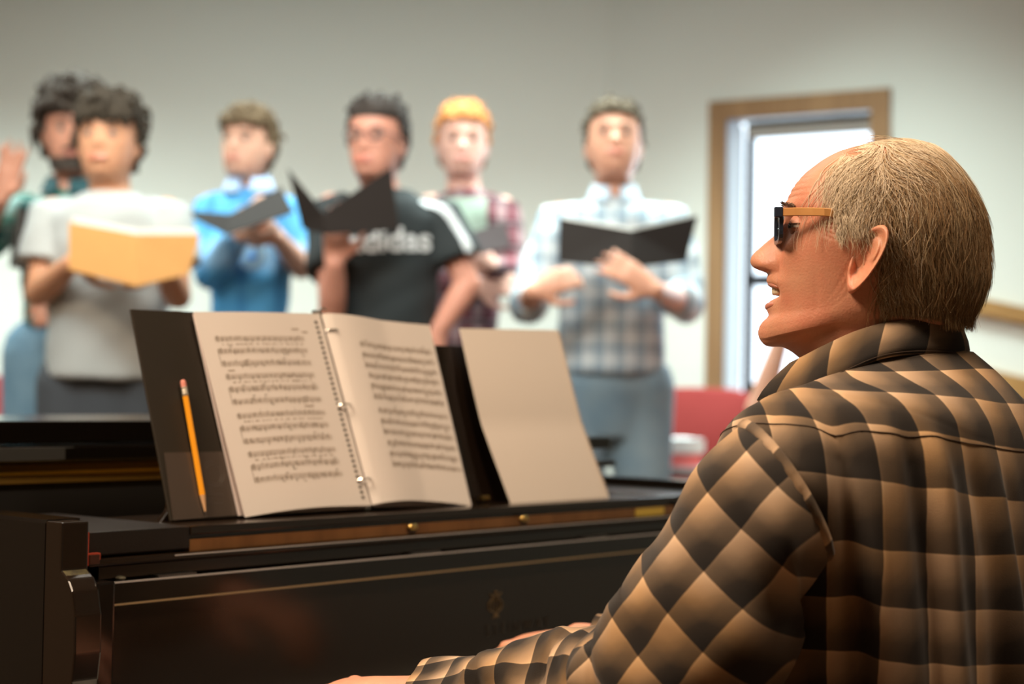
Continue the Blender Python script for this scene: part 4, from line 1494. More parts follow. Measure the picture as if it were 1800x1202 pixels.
# sleeves
def sleeve(b, ctr_, rad, first=None, u0=.0, v0=.0, folds=None, n=130, na=96, upv=(0, -.5, 1)):
    cs_ = spline(ctr_, n)
    rs_ = np.interp(np.linspace(0, len(rad) - 1, n), np.arange(len(rad)), rad)
    G = []; U_ = []; uu = 0
    ref = V3(upv)
    for i in range(n):
        T = nrm(cs_[min(i + 1, n - 1)] - cs_[max(i - 1, 0)])
        if i: uu += np.linalg.norm(cs_[i] - cs_[i - 1])
        a = nrm(ref - T * (ref @ T)); c_ = np.cross(T, a); ref = a
        if first is not None:
            t = max(0, 1 - i / 44); t = t * t * (3 - 2 * t)
            a2 = a * (1 - t) + (first[0] / rs_[0]) * t
            c2 = c_ * (1 - t) + (first[1] / rs_[0]) * t
        else: a2, c2 = a, c_
        row_, ur = [], []
        for j in range(na + 1):
            q = 2 * pi * j / na
            s_i = uu; d = folds(s_i, q) if folds else 0
            row_.append(cs_[i] + (a2 * cos(q) + c2 * sin(q)) * (rs_[i] + d))
            ur.append((uu * 1.22 + u0, (q - pi) / (2 * pi) * .4365 + v0))
        G.append(row_); U_.append(ur)
    if first is None:
        b.grid(G, uv=U_)
        return G
    # upper part cut on the bias: its checks lie diagonally
    kq = int(n * .56)
    d1 = (cos(radians(50)), sin(radians(50))); d2 = (cos(radians(41)), -sin(radians(41)))
    UA = [[(p[0] * d2[0] + p[2] * d2[1] - .45 * p[1], -(p[0] * d1[0] + p[2] * d1[1]) + .25 * p[1] + .01) for p in row_] for row_ in G]
    b.grid(G[:kq + 1], uv=UA[:kq + 1])
    b.grid(G[kq:], uv=U_[kq:])
    return G


def fL(s, q):
    q = q + pi
    d = .0030 * sin(q * 3 + s * 30) + .0022 * sin(q * 5 - s * 52 + 1)
    for s0, q0, w_, amp, sk in ((.225, 0.2, .009, -.010, .018), (.250, -.5, .010, .008, -.02), (.275, .3, .008, -.009, .012), (.300, -.2, .009, .007, .02), (.325, .5, .007, -.006, -.02), (.365, .1, .012, .005, .02), (.40, -.4, .008, -.006, .02), (.43, .3, .009, .005, -.02)):
        dq = (q - q0 + pi) % (2 * pi) - pi
        d += amp * exp(-((s - s0 - sk * dq) / w_) ** 2) * exp(-(dq / 1.5) ** 2)
    return d * min(1, s / .04)


fa = (at(1300, 752, 1.60) - at(1462, 985, 1.555)) / 2
fbv = nrm(np.cross(RC[1] - RC[0], fa)) * .082
gsl = sleeve(sh, RC, RR, (-fa, -fbv), .012, .012, fL, upv=(0, .5, -1))
gsr = sleeve(sh, [SHR, SHR * .5 + ELR * .5, ELR, ELR * .5 + WRR * .5, WRR - nrm(WRR - ELR) * .015], [.078, .076, .070, .052, .036], None, .03, .02, lambda s, q: .003 * sin(q * 3 + s * 40) * min(1, s / .04))
shirt = sh.build('flannel_shirt', FLAN, man, True)
tag(shirt, 'brown and black checked flannel shirt')
iy = int(np.argmin(np.abs(Vb[:, 0] - yoke)))
b = MB(); b.tube([S4[iy, j] + NN[iy, j] * .0006 for j in range(40, 200, 1)], .0005, 5); b.build('yoke_seam', SEAM, shirt, True)
# raised, puckered seam around the armhole
b = MB(); G = []; Us = []
r0 = [V3(p) for p in gsl[0]]; r1 = [V3(p) for p in gsl[3]]; c0 = sum(r0) / len(r0)
ax0 = nrm(c0 - V3(gsl[5][0]) * 0 - sum(V3(p) for p in gsl[6]) / len(gsl[6]))
m_ = len(r0)
for prof, (o_, h_) in enumerate(((-.006, -.004), (-.005, .0010), (-.001, .0020), (.004, .0012), (.0055, -.004))):
    row_ = []; ur = []
    for j in range(m_):
        rd = nrm(r0[j] - c0)
        puck = .0005 * sin(j * 1.9) + .0003 * sin(j * .9)
        row_.append(r0[j] + ax0 * o_ + rd * (h_ + puck * (h_ > 0)))
        ur.append((.004 + prof * .0022, j / m_ * .46 + .01))
    G.append(row_); Us.append(ur)
b.grid(G, uv=Us)
b.build('armhole_seam', FLAN, shirt, True)
# collar: stand and folded leaf
near = [((1396, 635), (1338, 706), 36, 66), ((1420, 622), (1385, 712), 62, 96), ((1450, 606), (1440, 684), 84, 122), ((1500, 583), (1490, 658), 103, 138), ((1560, 565), (1545, 633), 108, 138), ((1610, 559), (1595, 624), 96, 122), ((1650, 558), (1648, 624), 66, 84), ((1680, 566), (1692, 629), 22, 28)]
far = [((1684, 574), (1690, 630), -30, -40), ((1650, 575), (1660, 632), -80, -100), ((1580, 585), (1590, 640), -112, -135), ((1500, 605), (1510, 660), -108, -130), ((1440, 628), (1440, 690), -80, -105), ((1405, 640), (1385, 700), -45, -80)]
allp = near + far
up_ = spline([at(a[0], a[1], 1.74 - s * HS) for a, _, s, _2 in allp], 120)
lo_ = spline([at(c[0], c[1], 1.74 - s * HS) for _, c, _2, s in allp], 120)
cc = sum(up_) / len(up_)
G = []; U_ = []
uu = [0]
for i in range(1, 120): uu.append(uu[-1] + np.linalg.norm(lo_[i] - lo_[i - 1]) * .5 + np.linalg.norm(up_[i] - up_[i - 1]) * .5)
prof = [(.98, -.012, -.02), (.6, -.008, -.0), (.12, -.005, .0), (.02, -.003, .0), (0, 0, .0), (.03, .0035, .0), (.25, .006, 0), (.5, .008, 0), (.75, .008, 0), (.96, .006, 0), (1.0, .003, 0), (.97, -.001, 0)]
for (t, off, dz) in prof:
    row_ = []; ur = []
    for i in range(120):
        p_ = up_[i] * (1 - t) + lo_[i] * t
        o2 = nrm((p_ - cc) * V3((1, 1, 0)))
        row_.append(p_ + o2 * off + V3((0, 0, dz)) + o2 * .0012 * sin(i * .35) * (t > .2))
        ur.append((uu[i] + .031, .005 + t * .044))
    G.append(row_); U_.append(ur)
b = MB(); b.grid(G, uv=U_); 
col_o = b.build('collar', FLAN, shirt, True)
b = MB()
s1 = [V3(p) for p in lo_[2:70]]
b.tube([p + nrm((p - cc) * V3((1, 1, 0))) * .0075 + V3((0, 0, .0035)) for p in s1], .0004, 5); b.build('collar_stitching', SEAM, col_o)
# button at the collar tip, cuff, wedding ring
b = MB(); b.ball(at(1343, 700, 1.74 - 60 * HS), (.004, .003, .004)); b.build('collar_button', mat('dark_button', (.02, .015, .01), .3), shirt)
kn_ = knL
b = MB(); fd = nrm(FD_L + V3((0, 0, -.05)))
up2 = nrm(V3((.1, -.15, 1)) - fd * np.dot(V3((.1, -.15, 1)), fd)); sd2 = -nrm(np.cross(up2, fd)); an2 = .34 * .45 + .034

fp = knL - sd2 * .0104 + nrm(fd * cos(an2) - up2 * sin(an2)) * .022
b.loft([(fp + fd * o_, nrm(np.cross(fd, (0, 0, 1))) * r_q, nrm(np.cross(np.cross(fd, (0, 0, 1)), fd)) * r_q) for o_, r_q in ((-.003, .0098), (-.0025, .0108), (.0025, .0108), (.003, .0098))], 20)
b.build('wedding_ring', mat('gold_ring', (.8, .55, .2), .2, metal=1.0), man, True)
# trousers and shoes
TR = mat('charcoal_trousers', (.03, .03, .035), .9)
b = MB()
b.loft([(tor(0, .02, .49), PS * .195, PF * .15), (tor(0, .02, .56), PS * .19, PF * .145), (tor(0, .02, .60), PS * .185, PF * .14)], 24)
for sgn in (-1, 1):
    hp = tor(sgn * .09, .05, .53); kn2 = tor(sgn * .13, .46, .54); an = tor(sgn * .13, .50, .10)
    b.tube([hp, kn2], [.10, .078], 16, 'round'); b.tube([kn2, an], [.076, .058], 16, 'round')
b.fused('trousers', TR, man, .010, 6)
for sgn in (-1, 1):
    an = tor(sgn * .13, .50, 0)
    b = MB(); b.loft([(an - PF * .06 + PZ * .05, PS * .034, PZ * .035), (an + PZ * .055, PS * .044, PZ * .055), (an + PF * .10 + PZ * .04, PS * .048, PZ * .036), (an + PF * .19 + PZ * .028, PS * .046, PZ * .026), (an + PF * .215 + PZ * .02, PS * .03, PZ * .015)], 20)
    b.build('shoe', mat('black_shoe', (.02, .018, .016), .3), man, True)
# piano bench
bc = tor(0, .03, 0)
bench = empty('piano_bench', bc, 'black padded piano bench under the pianist', 'bench')
def bbox(b, a0, a1, f0, f1, z0, z1, bev): b.box(tor(a0, f0, z0), PS * (a1 - a0), PF * (f1 - f0), PZ * (z1 - z0), bev)
b = MB(); bbox(b, -.36, .36, -.15, .20, .415, .465, .015); b.build('seat', mat('black_leather', (.02, .018, .016), .4), bench, True)
b = MB(); bbox(b, -.35, .35, -.14, .19, .35, .415, .004); b.build('apron', SATIN, bench)
for a_ in (-.34, .29):
    for f_ in (-.13, .13):
        b = MB(); bbox(b, a_, a_ + .05, f_, f_ + .05, 0, .36, .004); b.build('leg', SATIN, bench)

# ------------------------------------------------------------------ the singers on the riser
RZ = 0.2
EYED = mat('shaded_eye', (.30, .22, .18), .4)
def skinm(name, c): return mat(name, c, .5, spec=.3, sss=.12)


def head_pts(C, yaw, nod, s, rows_=34, seg=40):
    """closed head surface with brow, nose, lips, chin and neck; C = centre between the ears, s = head height / 0.235"""
    prof = [(.118, .0, .02, .010), (.112, .048, .055, .040), (.10, .068, .078, .055), (.08, .083, .092, .066), (.055, .091, .098, .0735), (.03, .0945, .098, .076), (.012, .0935, .096, .0765), (0, .090, .094, .076), (-.02, .090, .090, .074), (-.045, .088, .083, .070), (-.065, .086, .074, .065), (-.085, .083, .062, .058), (-.10, .077, .052, .050), (-.112, .062, .048, .044), (-.12, .035, .048, .045)]
    pr = np.array(prof)[::-1]
    zs = np.linspace(-.12, .118, rows_)
    out_ = []
    R_ = np.array([[cos(yaw), -sin(yaw), 0], [sin(yaw), cos(yaw), 0], [0, 0, 1]])
    Rn = np.array([[1, 0, 0], [0, cos(nod), sin(nod)], [0, -sin(nod), cos(nod)]])
    for z in zs:
        fr, bk, w_ = [np.interp(z, pr[:, 0], pr[:, c]) for c in (1, 2, 3)]
        ring_ = []
        for j in range(seg):
            a = 2 * pi * j / seg
            c_, s_ = cos(a), sin(a)
            ex = fr if c_ > 0 else bk
            rho = (abs(c_ / ex) ** 2.25 + abs(s_ / w_) ** 2.25) ** (-1 / 2.25)
            f, l = rho * c_, rho * s_
            if c_ > 0:
                f += .022 * exp(-(l / .012) ** 2) * exp(-((z + .036) / .012) ** 2) + .012 * exp(-(l / .009) ** 2) * exp(-((z + .015) / .018) ** 2)
                f -= .009 * exp(-((abs(l) - .032) / .015) ** 2) * exp(-((z + .002) / .010) ** 2)
                f += .004 * exp(-((z - .016) / .008) ** 2) * exp(-(l / .05) ** 4)
                f += .005 * exp(-(l / .024) ** 2) * exp(-((z + .068) / .010) ** 2)
                f += .006 * exp(-(l / .022) ** 2) * exp(-((z + .103) / .012) ** 2)
            # local: x = left/right, -y forward
            q = Rn @ np.array([l, -f, z]) * s
            ring_.append(C + R_ @ q)
        out_.append(ring_)
    def T(x, f, z): return C + R_ @ (Rn @ np.array([x, -f, z]) * s)
    return out_, T


def open_hand(b, w_, fd, up, side, s=1.0, curl=.35, spread=.5): hand(b, V3(w_), V3(fd), V3(up), side, curl, s, spread)


def person(spec):
    """a standing singer; joints are world points"""
    S = spec
    C = V3(S['head']); s = S.get('hs', 1.0); yaw = S.get('yaw', 0); nod = S.get('nod', .15)
    by = S.get('byaw', 0)
    bx = V3((cos(by), sin(by), 0)); bf = V3((sin(by), -cos(by), 0))
    sk = skinm(*S['skin'])
    ring_, T = head_pts(C, yaw, nod, s)
    sl, sr = V3(S['sl']), V3(S['sr'])       # picture-left and picture-right shoulders
    mid = (sl + sr) / 2
    sw = np.linalg.norm(sr - sl) / 2
    hipz = S.get('hipz', RZ + .90)
    hip = V3((mid[0] + S.get('lean', 0), mid[1] + .02, hipz))
    nb = V3((mid[0] * .6 + C[0] * .4, mid[1] * .6 + C[1] * .4 + .01, mid[2] + .045))
    th_ = S.get('thick', 1.0)
    def torso(b, g, z0=None, z1=None, flare=0):
        """g = how far the cloth stands off"""
        lv = []
        z0 = hip[2] - .10 if z0 is None else z0
        for k, (t, w_, d_) in enumerate(((0, .86, .105), (.14, .84, .108), (.35, .80, .105), (.6, .90, .112), (.78, 1.0, .112), (.90, .98, .10), (.96, .80, .085), (1.0, .50, .065), (1.03, .33, .055))):
            c_ = hip * (1 - t) + (mid + V3((0, .0, .03))) * t
            zz = hip[2] - .10 + (mid[2] + .045 - hip[2] + .10) * t
            if zz < z0 - .02: continue
            ww = sw * w_ * .96 * (1 if t > .5 else th_) + g + flare * (1 - t) * .02
            dd = (d_ * th_ if t < .75 else d_) + g + flare * (1 - t) * .02
            lv.append((V3((c_[0], c_[1], zz)), bx * ww, bf * dd))
        if lv[0][0][2] > z0 + .005: lv.insert(0, (V3((lv[0][0][0], lv[0][0][1], z0)), lv[0][1], lv[0][2]))
        b.loft(lv, 26)
    b = MB()
    b.grid(ring_, closed=True, caps=True)
    b.tube([nb - V3((0, 0, .03)), C + V3((0, .022, -.075)) * s], [.060 * s, .052 * s], 16, 'round')
    for e in (-1, 1): b.ball(T(e * .076, -.008, -.014), (.012, .02, .032), 10, 8)
    torso(b, -.004)
    arms = []
    for key, sh in (('l', sl), ('r', sr)):
        el, wr = V3(S['e' + key]), V3(S['w' + key])
        arms.append((key, sh, el, wr))
        b.tube([sh, sh * .5 + el * .5, el], [.050, .044, .037], 14, 'round')
        b.tube([el, el * .65 + wr * .35, wr], [.039, .038, .026], 14, 'round')
        h = S['h' + key]
        hand(b, wr, V3(h[0]), V3(h[1]), h[2], h[3] if len(h) > 3 else .45, 1.0, h[4] if len(h) > 4 else .4)
    legs = []
    for e in (-1, 1):
        hj = hip + bx * e * .09 + V3((0, 0, -.05)); kn_ = V3((hip[0], hip[1] - .01, RZ + .49)) + bx * e * .105; an = V3((hip[0], hip[1] + .02, RZ + .09)) + bx * e * .12
        legs.append((hj, kn_, an))
        b.tube([hj, kn_], [.082, .055], 14, 'round'); b.tube([kn_, an], [.053, .036], 14, 'round')
        b.tube([an + V3((0, .02, -.03)), an + bf * .12 + V3((0, 0, -.05))], [.04, .03], 12, 'round')
    body = b.fused('person', sk, None, .0075, 4)
    tag(body, S['label'], 'person', 'singers standing on the riser')
    # face
    b = MB(); b.grid([[T(x + .0, .092 + .004 * cos((x) / .024 * 1.5) + y_, -.066 + z) for x in np.linspace(-.024, .024, 9)] for y_, z in ((-.002, .007), (.003, .003), (-.003, -.001), (.004, -.006), (-.002, -.012))])
    b.build('lips', mat(S['name'] + '_lips', tuple(np.array(S['skin'][1]) * (.92, .66, .66)), .4), body, True)
    for e in (-1, 1):
        b = MB(); b.ball(T(e * .032, .079, -.002), .0105 * s, 12, 8); ey = b.build('eye', EYED, body, True)
        b = MB(); b.ball(T(e * .032, .0895, -.004), .0045 * s, 10, 6); b.build('iris', IRIS, ey, True)
        b = MB(); b.tube([T(e * .016, .0955, .017), T(e * .034, .096, .021), T(e * .052, .084, .016)], [.003, .004, .002], 8, flat=.6)
        b.build('eyebrow', mat(S['name'] + '_brow', S['hair'], .8), body, True)
    # hair: locks over a cap
    b = MB(); rh = random.Random(hash(S['name']) % 1000 if False else len(S['label']))
    vol = S.get('vol', .014); hl0 = S.get('hairline', .052); back = S.get('backz', -.07)
    G = []
    zs_ = np.linspace(back, .118, 26)
    capv = []
    for zz in np.linspace(-.12, .118, 34): pass
    rows2, seg2 = len(ring_), len(ring_[0])
    zr = np.linspace(-.12, .118, rows2)
    ok = {}
    def offs(i, j):
        a = 2 * pi * j / seg2
        z = zr[i]
        lim = hl0 if cos(a) > .55 else (back if cos(a) < -.1 else (back * .15 + .0) if cos(a) < .25 else hl0 - (.55 - cos(a)) * .17)
        if z < lim - .004: return None
        e = min(1, (z - lim + .004) / .012)
        t_ = np.clip((z - .03) / .08, 0, 1)
        return (vol * (.55 + .65 * t_) + vol * .30 * sin(a * 7 + z * 90) + vol * .2 * sin(a * 13 - z * 150)) * e + .001
    Cc = C
    hv = {}
    for i in range(rows2):
        for j in range(seg2):
            o_ = offs(i, j)
            if o_ is not None:
                p_ = V3(ring_[i][j]); d_ = nrm(p_ - (Cc + V3((0, 0, .02))))
                hv[(i, j)] = b.verts([p_ + d_ * o_])
    for i in range(rows2 - 1):
        for j in range(seg2):
            q = [(i, j), (i, (j + 1) % seg2), (i + 1, (j + 1) % seg2), (i + 1, j)]
            if all(k in hv for k in q): b.face([hv[k] for k in q])
    top = [hv[(rows2 - 1, j)] for j in range(seg2) if (rows2 - 1, j) in hv]
    if len(top) == seg2: b.face(top)
    # locks
    for k in range(S.get('locks', 110)):
        i = rh.randrange(rows2 // 2, rows2); j = rh.randrange(seg2)
        if (i, j) not in hv: continue
        a = 2 * pi * j / seg2
        if cos(a) > .2 and zr[i] < hl0 + .012: continue
        p_ = V3(b.v[hv[(i, j)]]); d_ = nrm(p_ - (Cc + V3((0, 0, .0))))
        sw_ = nrm(np.cross(d_, (rh.uniform(-1, 1), rh.uniform(-1, 1), rh.uniform(-.4, .4))))
        L_ = vol * rh.uniform(.9, 1.8)
        fr_ = S.get('fringe', 0)
        b.tube([p_ - d_ * vol * .5, p_ + d_ * vol * .25 + sw_ * L_ * .4, p_ + d_ * vol * .1 + sw_ * L_ * .9 + V3((0, 0, -vol * .3))], [vol * .45, vol * .4, vol * .12], 6)
    if S.get('fringe', 0):
        for k in range(22):
            x = -.068 + .136 * k / 21
            f0 = .088 * (1 - (abs(x) / .085) ** 2.4) ** .5
            b.tube([T(x * .8, f0 - .018, .085), T(x, f0 + .012, .06), T(x * 1.03 + rh.uniform(-.006, .006), f0 + .012, .06 - S['fringe'] * rh.uniform(.75, 1.1))], [.010, .011, .004], 7)
    if S.get('beard'):
        G = [[T(.074 * sin(t) * (1 - .25 * max(0, (-zb - .06) / .06)) * 1.02, .095 * cos(t) ** .7 * (1 - .1 * max(0, (-zb - .07) / .05)) + .002, zb) for t in np.linspace(-1.3, 1.3, 21)] for zb in (-.118, -.105, -.092, -.082)]
        b2 = MB(); b2.grid(G); b2.build('beard', mat(S['name'] + '_beard', tuple(np.array(S['hair']) * 1.3), .9), body, True)
        b2 = MB(); b2.tube([T(-.028, .095, -.062), T(0, .104, -.055), T(.028, .095, -.062)], [.004, .006, .004], 8); b2.build('moustache', mat(S['name'] + '_beard', (0, 0, 0), .9), body, True)
    b.build('hair', mat(S['name'] + '_hair', S['hair'], .8, spec=.15, noise=(70, .7, tuple(min(1, c * 1.7) for c in S['hair']))), body, True)
    # clothes
    g = S.get('loose', .012)
    b = MB()
    torso(b, g + .006, S.get('hem'), None, S.get('flare', 0))
    for key, sh, el, wr in arms:
        sl_ = S['sleeve'] if not isinstance(S['sleeve'], dict) else S['sleeve'][key]
        inn = sh + (mid - sh) * .25 + V3((0, 0, .0))
        if sl_ == 'short':
            b.tube([inn, sh, sh * .35 + el * .65], [.055, .062 + g * .3, .062 + g * .8], 16)
        elif sl_ == 'half':
            b.tube([inn, sh, sh * .1 + el * .9], [.055, .062 + g * .3, .060 + g * .8], 16)
        elif sl_ == 'rolled':
            b.tube([inn, sh, sh * .5 + el * .5, el], [.055, .062 + g * .3, .060 + g * .5, .052 + g * .5], 16, 'round')
            b.tube([el, el * .75 + wr * .25], [.052 + g * .4, .052 + g * .4], 16, 'round')
        else:
            b.tube([inn, sh, sh * .5 + el * .5, el], [.055, .060 + g * .3, .056 + g * .5, .050 + g * .5], 16, 'round')
            b.tube([el, el * .08 + wr * .92], [.050 + g * .4, .036 + g * .3], 16, 'round')
    b.fused(S.get('top_name', 'shirt'), S['top'], body, .009, 3, disp=lambda co: .0025 * np.sin(co[:, 2] * 22 + co[:, 0] * 31 + 2 * np.sin(co[:, 0] * 13)) + .0015 * np.sin(co[:, 2] * 47 - co[:, 0] * 38 + 2 * np.sin(co[:, 2] * 9)))
    b = MB()
    if S.get('collar'):
        nr = nb + V3((0, -.008, .012))
        for e in (-1, 1):
            G = [[nr + bx * e * (.062 * sin(t)) * k2 + bf * (.062 * cos(t) + .02) * k2 + V3((0, 0, z_ + .02 * (1 - cos(t)) * .7)) for t in np.linspace(.25, 2.9, 14)] for k2, z_ in ((1.0, -.012), (.97, .03), (1.05, .034), (1.35, -.012))]
            b.grid(G)
        b.build('collar', S['collar'], body, True)
    else:
        b.tube([nr_ for nr_ in [nb + bx * .068 * sin(t) + bf * (.064 * cos(t) + .004) + V3((0, 0, .004 - .020 * max(0, cos(t)))) for t in np.linspace(0, 2 * pi, 26)]], .0075, 8)
        b.build('neckband', S['top'], body, True)
    b = MB()
    b.loft([(hip + V3((0, 0, .045)), bx * (sw * .86 * th_ + .001), bf * .108 * th_), (hip + V3((0, 0, -.06)), bx * (sw * .87 * th_ + .008), bf * .118 * th_), (hip + V3((0, 0, -.15)), bx * sw * .86, bf * .115), (hip + V3((0, 0, -.21)), bx * sw * .80, bf * .10)], 24)
    for hj, kn_, an in legs:
        b.tube([hj, kn_], [.108, .078], 16, 'round'); b.tube([kn_, an + V3((0, 0, -.02))], [.072, .060], 16)
    b.fused('trousers', S['pants'], body, .010, 5)
    b = MB(); b.loft([(hip + V3((0, 0, .026)), bx * (sw * .86 * th_ + .006), bf * .114 * th_), (hip + V3((0, 0, .058)), bx * (sw * .86 * th_ + .006), bf * .114 * th_)], 30)
    b.build('belt', mat('dark_belt', (.03, .022, .018), .5), body, True)
    for hj, kn_, an in legs:
        b = MB(); a0 = V3((an[0], an[1], RZ))
        b.loft([(a0 - bf * .07 + PZ * .045, bx * .030, PZ * .035), (a0 - bf * .01 + PZ * .055, bx * .044, PZ * .053), (a0 + bf * .10 + PZ * .038, bx * .047, PZ * .036), (a0 + bf * .18 + PZ * .028, bx * .044, PZ * .026), (a0 + bf * .205 + PZ * .02, bx * .03, PZ * .016)], 18)
        b.build('shoe', mat('dark_shoe', (.03, .03, .03), .5), body, True)
    return body, T, dict(bx=bx, bf=bf, hip=hip, mid=mid, nb=nb, sw=sw)


def folder(name, label, sp_t, sp_b, lt, lb, rt, rb, cover, page, thick=.004, group='black choir folders held by the singers'):
    """open folder: spine and the outer corners of both covers as world points"""
    sp_t, sp_b, lt, lb, rt, rb = map(V3, (sp_t, sp_b, lt, lb, rt, rb))
    e = empty(name, sp_b, label, 'folder' if 'folder' in name else 'book', group)
    for (ot, ob) in ((lt, lb), (rt, rb)):
        n = nrm(np.cross(ot - sp_t, sp_b - sp_t))
        if n[1] < 0: n = -n         # n points away from the camera: the reading side
        b = MB(); b.prism([sp_t, ot, ob, sp_b], n * thick, .001); b.build('cover', cover, e)
        k = .012
        a0, a1 = sp_t + (ot - sp_t) * .02 + n * thick, sp_t + (ot - sp_t) * .97 + n * thick
        c0, c1 = sp_b + (ob - sp_b) * .02 + n * thick, sp_b + (ob - sp_b) * .97 + n * thick
        up = nrm(sp_t - sp_b)
        pup = page[1]
        b = MB(); b.prism([a0 + up * pup, a1 + up * pup, c1 + up * .01, c0 + up * .01], n * .008, .001); b.build('pages', page[0], e)
    return e


PGW = mat('white_pages', (.64, .65, .62), .85)
BLK = mat('black_folder_vinyl', (.020, .015, .013), .75, spec=.15)
DENIM = mat('blue_denim', (.10, .19, .27), .85, noise=(12, .7, (.17, .28, .36)))
DENIM2 = mat('grey_blue_denim', (.125, .19, .245), .85, noise=(9, .8, (.21, .27, .30)))
DARKP = mat('dark_slate_trousers', (.045, .052, .062), .9)


def A(px, py, Y): return at(px, py, Y)


# 1: far left, behind, dark curly hair, raised hand
Y = 5.35
person(dict(name='singer_with_raised_hand', label='dark curly-haired bearded person in green plaid overshirt raising one hand', head=A(128, 232, Y), hs=1.08, yaw=.25, nod=.0, skin=('tan_skin', (.52, .25, .17)), hair=(.035, .026, .020), vol=.030, locks=260, hairline=.040, beard=True,
            sl=A(38, 372, Y), sr=A(205, 372, Y), el=A(-45, 430, Y - .08), wl=A(2, 350, Y - .22), hl=((.30, -.15, 1), (0.2, 1, 0), 1, .15, .9), er=A(235, 480, Y - .05), wr=A(150, 545, Y - .22), hr=((-1, -.2, -.1), (0, -1, .3), -1, .5, .3),
            hipz=RZ + 1.02, hem=RZ + 1.045, sleeve={'l': 'half', 'r': 'half'}, top=plaid('green_plaid', (.012, .075, .07), [(0, .085, .45, .03, (.32, .50, .48), .55, .2), (2, .09, .45, .03, (.02, .14, .10), .6, .1), (2, .045, .12, .02, (.45, .55, .50), .5, .3)]), pants=DENIM, top_name='overshirt', collar=mat('dark_teal_tee', (.012, .055, .065), .9)))
folder('choir_folder', 'black folder tucked under the arm of the curly-haired singer', A(35, 362, Y - .20), A(24, 470, Y - .20), A(28, 362, Y - .02), A(16, 470, Y - .02), A(60, 368, Y - .16), A(50, 478, Y - .16), BLK, (mat('grey_edges', (.1, .09, .08), .8), -.01))

# 2: grey T-shirt with the cream book
Y = 4.85
o2, T2, i2 = person(dict(name='singer_in_grey_shirt', label='dark-haired person in a pale grey T-shirt reading a tan book', head=A(191, 250, Y), hs=1.03, yaw=-.05, nod=.18, skin=('olive_skin', (.60, .30, .175)), hair=(.042, .033, .024), vol=.022, locks=150, hairline=.048, fringe=.036,
            sl=A(95, 378, Y), sr=A(292, 378, Y), el=A(68, 515, Y - .06), wl=A(128, 462, Y - .27), hl=((.75, .1, .12), (-.1, -1, .3), -1, .7, .2), er=A(312, 520, Y - .06), wr=A(288, 470, Y - .27), hr=((-.85, .1, .2), (.1, -1, .2), 1, .7, .2),
            hipz=RZ + .93, hem=RZ + .89, sleeve='short', flare=1.2, loose=.022, top=mat('pale_grey_cotton', (.40, .43, .43), .9, noise=(4, .35, (.36, .36, .34))), pants=DARKP, top_name='t_shirt'))
folder('music_book', 'open tan-covered score book held by the singer in grey', A(240, 412, Y - .36), A(240, 503, Y - .40), A(121, 390, Y - .27), A(121, 474, Y - .31), A(352, 412, Y - .27), A(332, 482, Y - .31), mat('tan_cover', (.56, .29, .10), .8, spec=.2, noise=(30, .3, (.52, .26, .09))), (PGW, .018), .004, None)
# 3: blue shirt
Y = 5.55
o3, T3, i3 = person(dict(name='singer_in_blue_shirt', label='brown-haired person in a blue printed shirt holding a low black folder', head=A(436, 258, Y), hs=.98, yaw=-.35, nod=.22, skin=('fair_skin', (.56, .31, .22)), hair=(.085, .055, .030), vol=.016, locks=130, hairline=.046, fringe=.022,
            sl=A(372, 365, Y), sr=A(512, 372, Y), el=A(372, 478, Y - .12), wl=A(418, 418, Y - .30), hl=((.4, -.1, .55), (-.3, -1, .1), -1, .5, .4), er=A(530, 470, Y - .05), wr=A(490, 420, Y - .25), hr=((-.7, -.1, .5), (.1, -1, .1), 1, .6, .3),
            hipz=RZ + .93, hem=RZ + .82, sleeve={'l': 'long', 'r': 'half'}, top=plaid('blue_print', (.09, .33, .60), [(2, .31, .30, .05, (.42, .58, .78), .55, .72), (0, .11, .25, .04, (.04, .18, .42), .5, .1)]), pants=DARKP, collar=mat('light_blue_collar', (.27, .35, .50), .9)))
b = MB(); cpt = A(441, 448, Y - .15); b.loft([(cpt, V3((.045, 0, 0)), V3((0, 0, .045))), (cpt + V3((0, .02, 0)), V3((.045, 0, 0)), V3((0, 0, .045)))], 28); bd = b.build('printed_roundel', mat('pale_print', (.55, .78, .90), .9), o3)
b = MB(); b.loft([(cpt + V3((0.004, -.002, -.004)), V3((.014, 0, 0)), V3((0, 0, .012))), (cpt + V3((0.004, .004, -.004)), V3((.014, 0, 0)), V3((0, 0, .012)))], 5); b.build('print_centre', mat('blue_print_mark', (.06, .35, .85), .9), bd)
folder('choir_folder', 'black folder spread low and slanting before the blue shirt', A(404, 376, Y - .42), A(398, 412, Y - .50), A(326, 369, Y - .25), A(345, 386, Y - .34), A(494, 328, Y - .30), A(516, 372, Y - .40), BLK, (PGW, .004))
# 4: black T-shirt with white stripes
Y = 5.0
o4, T4, i4 = person(dict(name='singer_in_black_shirt', label='person with glasses in a black T-shirt with white shoulder stripes and lettering', head=A(663, 250, Y), hs=1.0, yaw=-.30, nod=.10, skin=('ruddy_skin', (.60, .28, .20)), hair=(.04, .032, .028), vol=.014, locks=130, hairline=.056,
            sl=A(585, 368, Y), sr=A(770, 380, Y), el=A(583, 545, Y - .16), wl=A(588, 462, Y - .26), hl=((.06, -.05, 1), (-.2, -1, .1), -1, .4, .4), er=A(822, 500, Y - .02), wr=A(772, 578, Y - .04), hr=((-.3, -.1, -1), (.4, -1, 0), -1, .5, .3),
            hipz=RZ + .90, hem=RZ + .78, sleeve='short', loose=.020, thick=1.1, top=mat('black_cotton', (.018, .024, .026), .9), pants=mat('black_trousers', (.02, .022, .026), .9), top_name='t_shirt'))
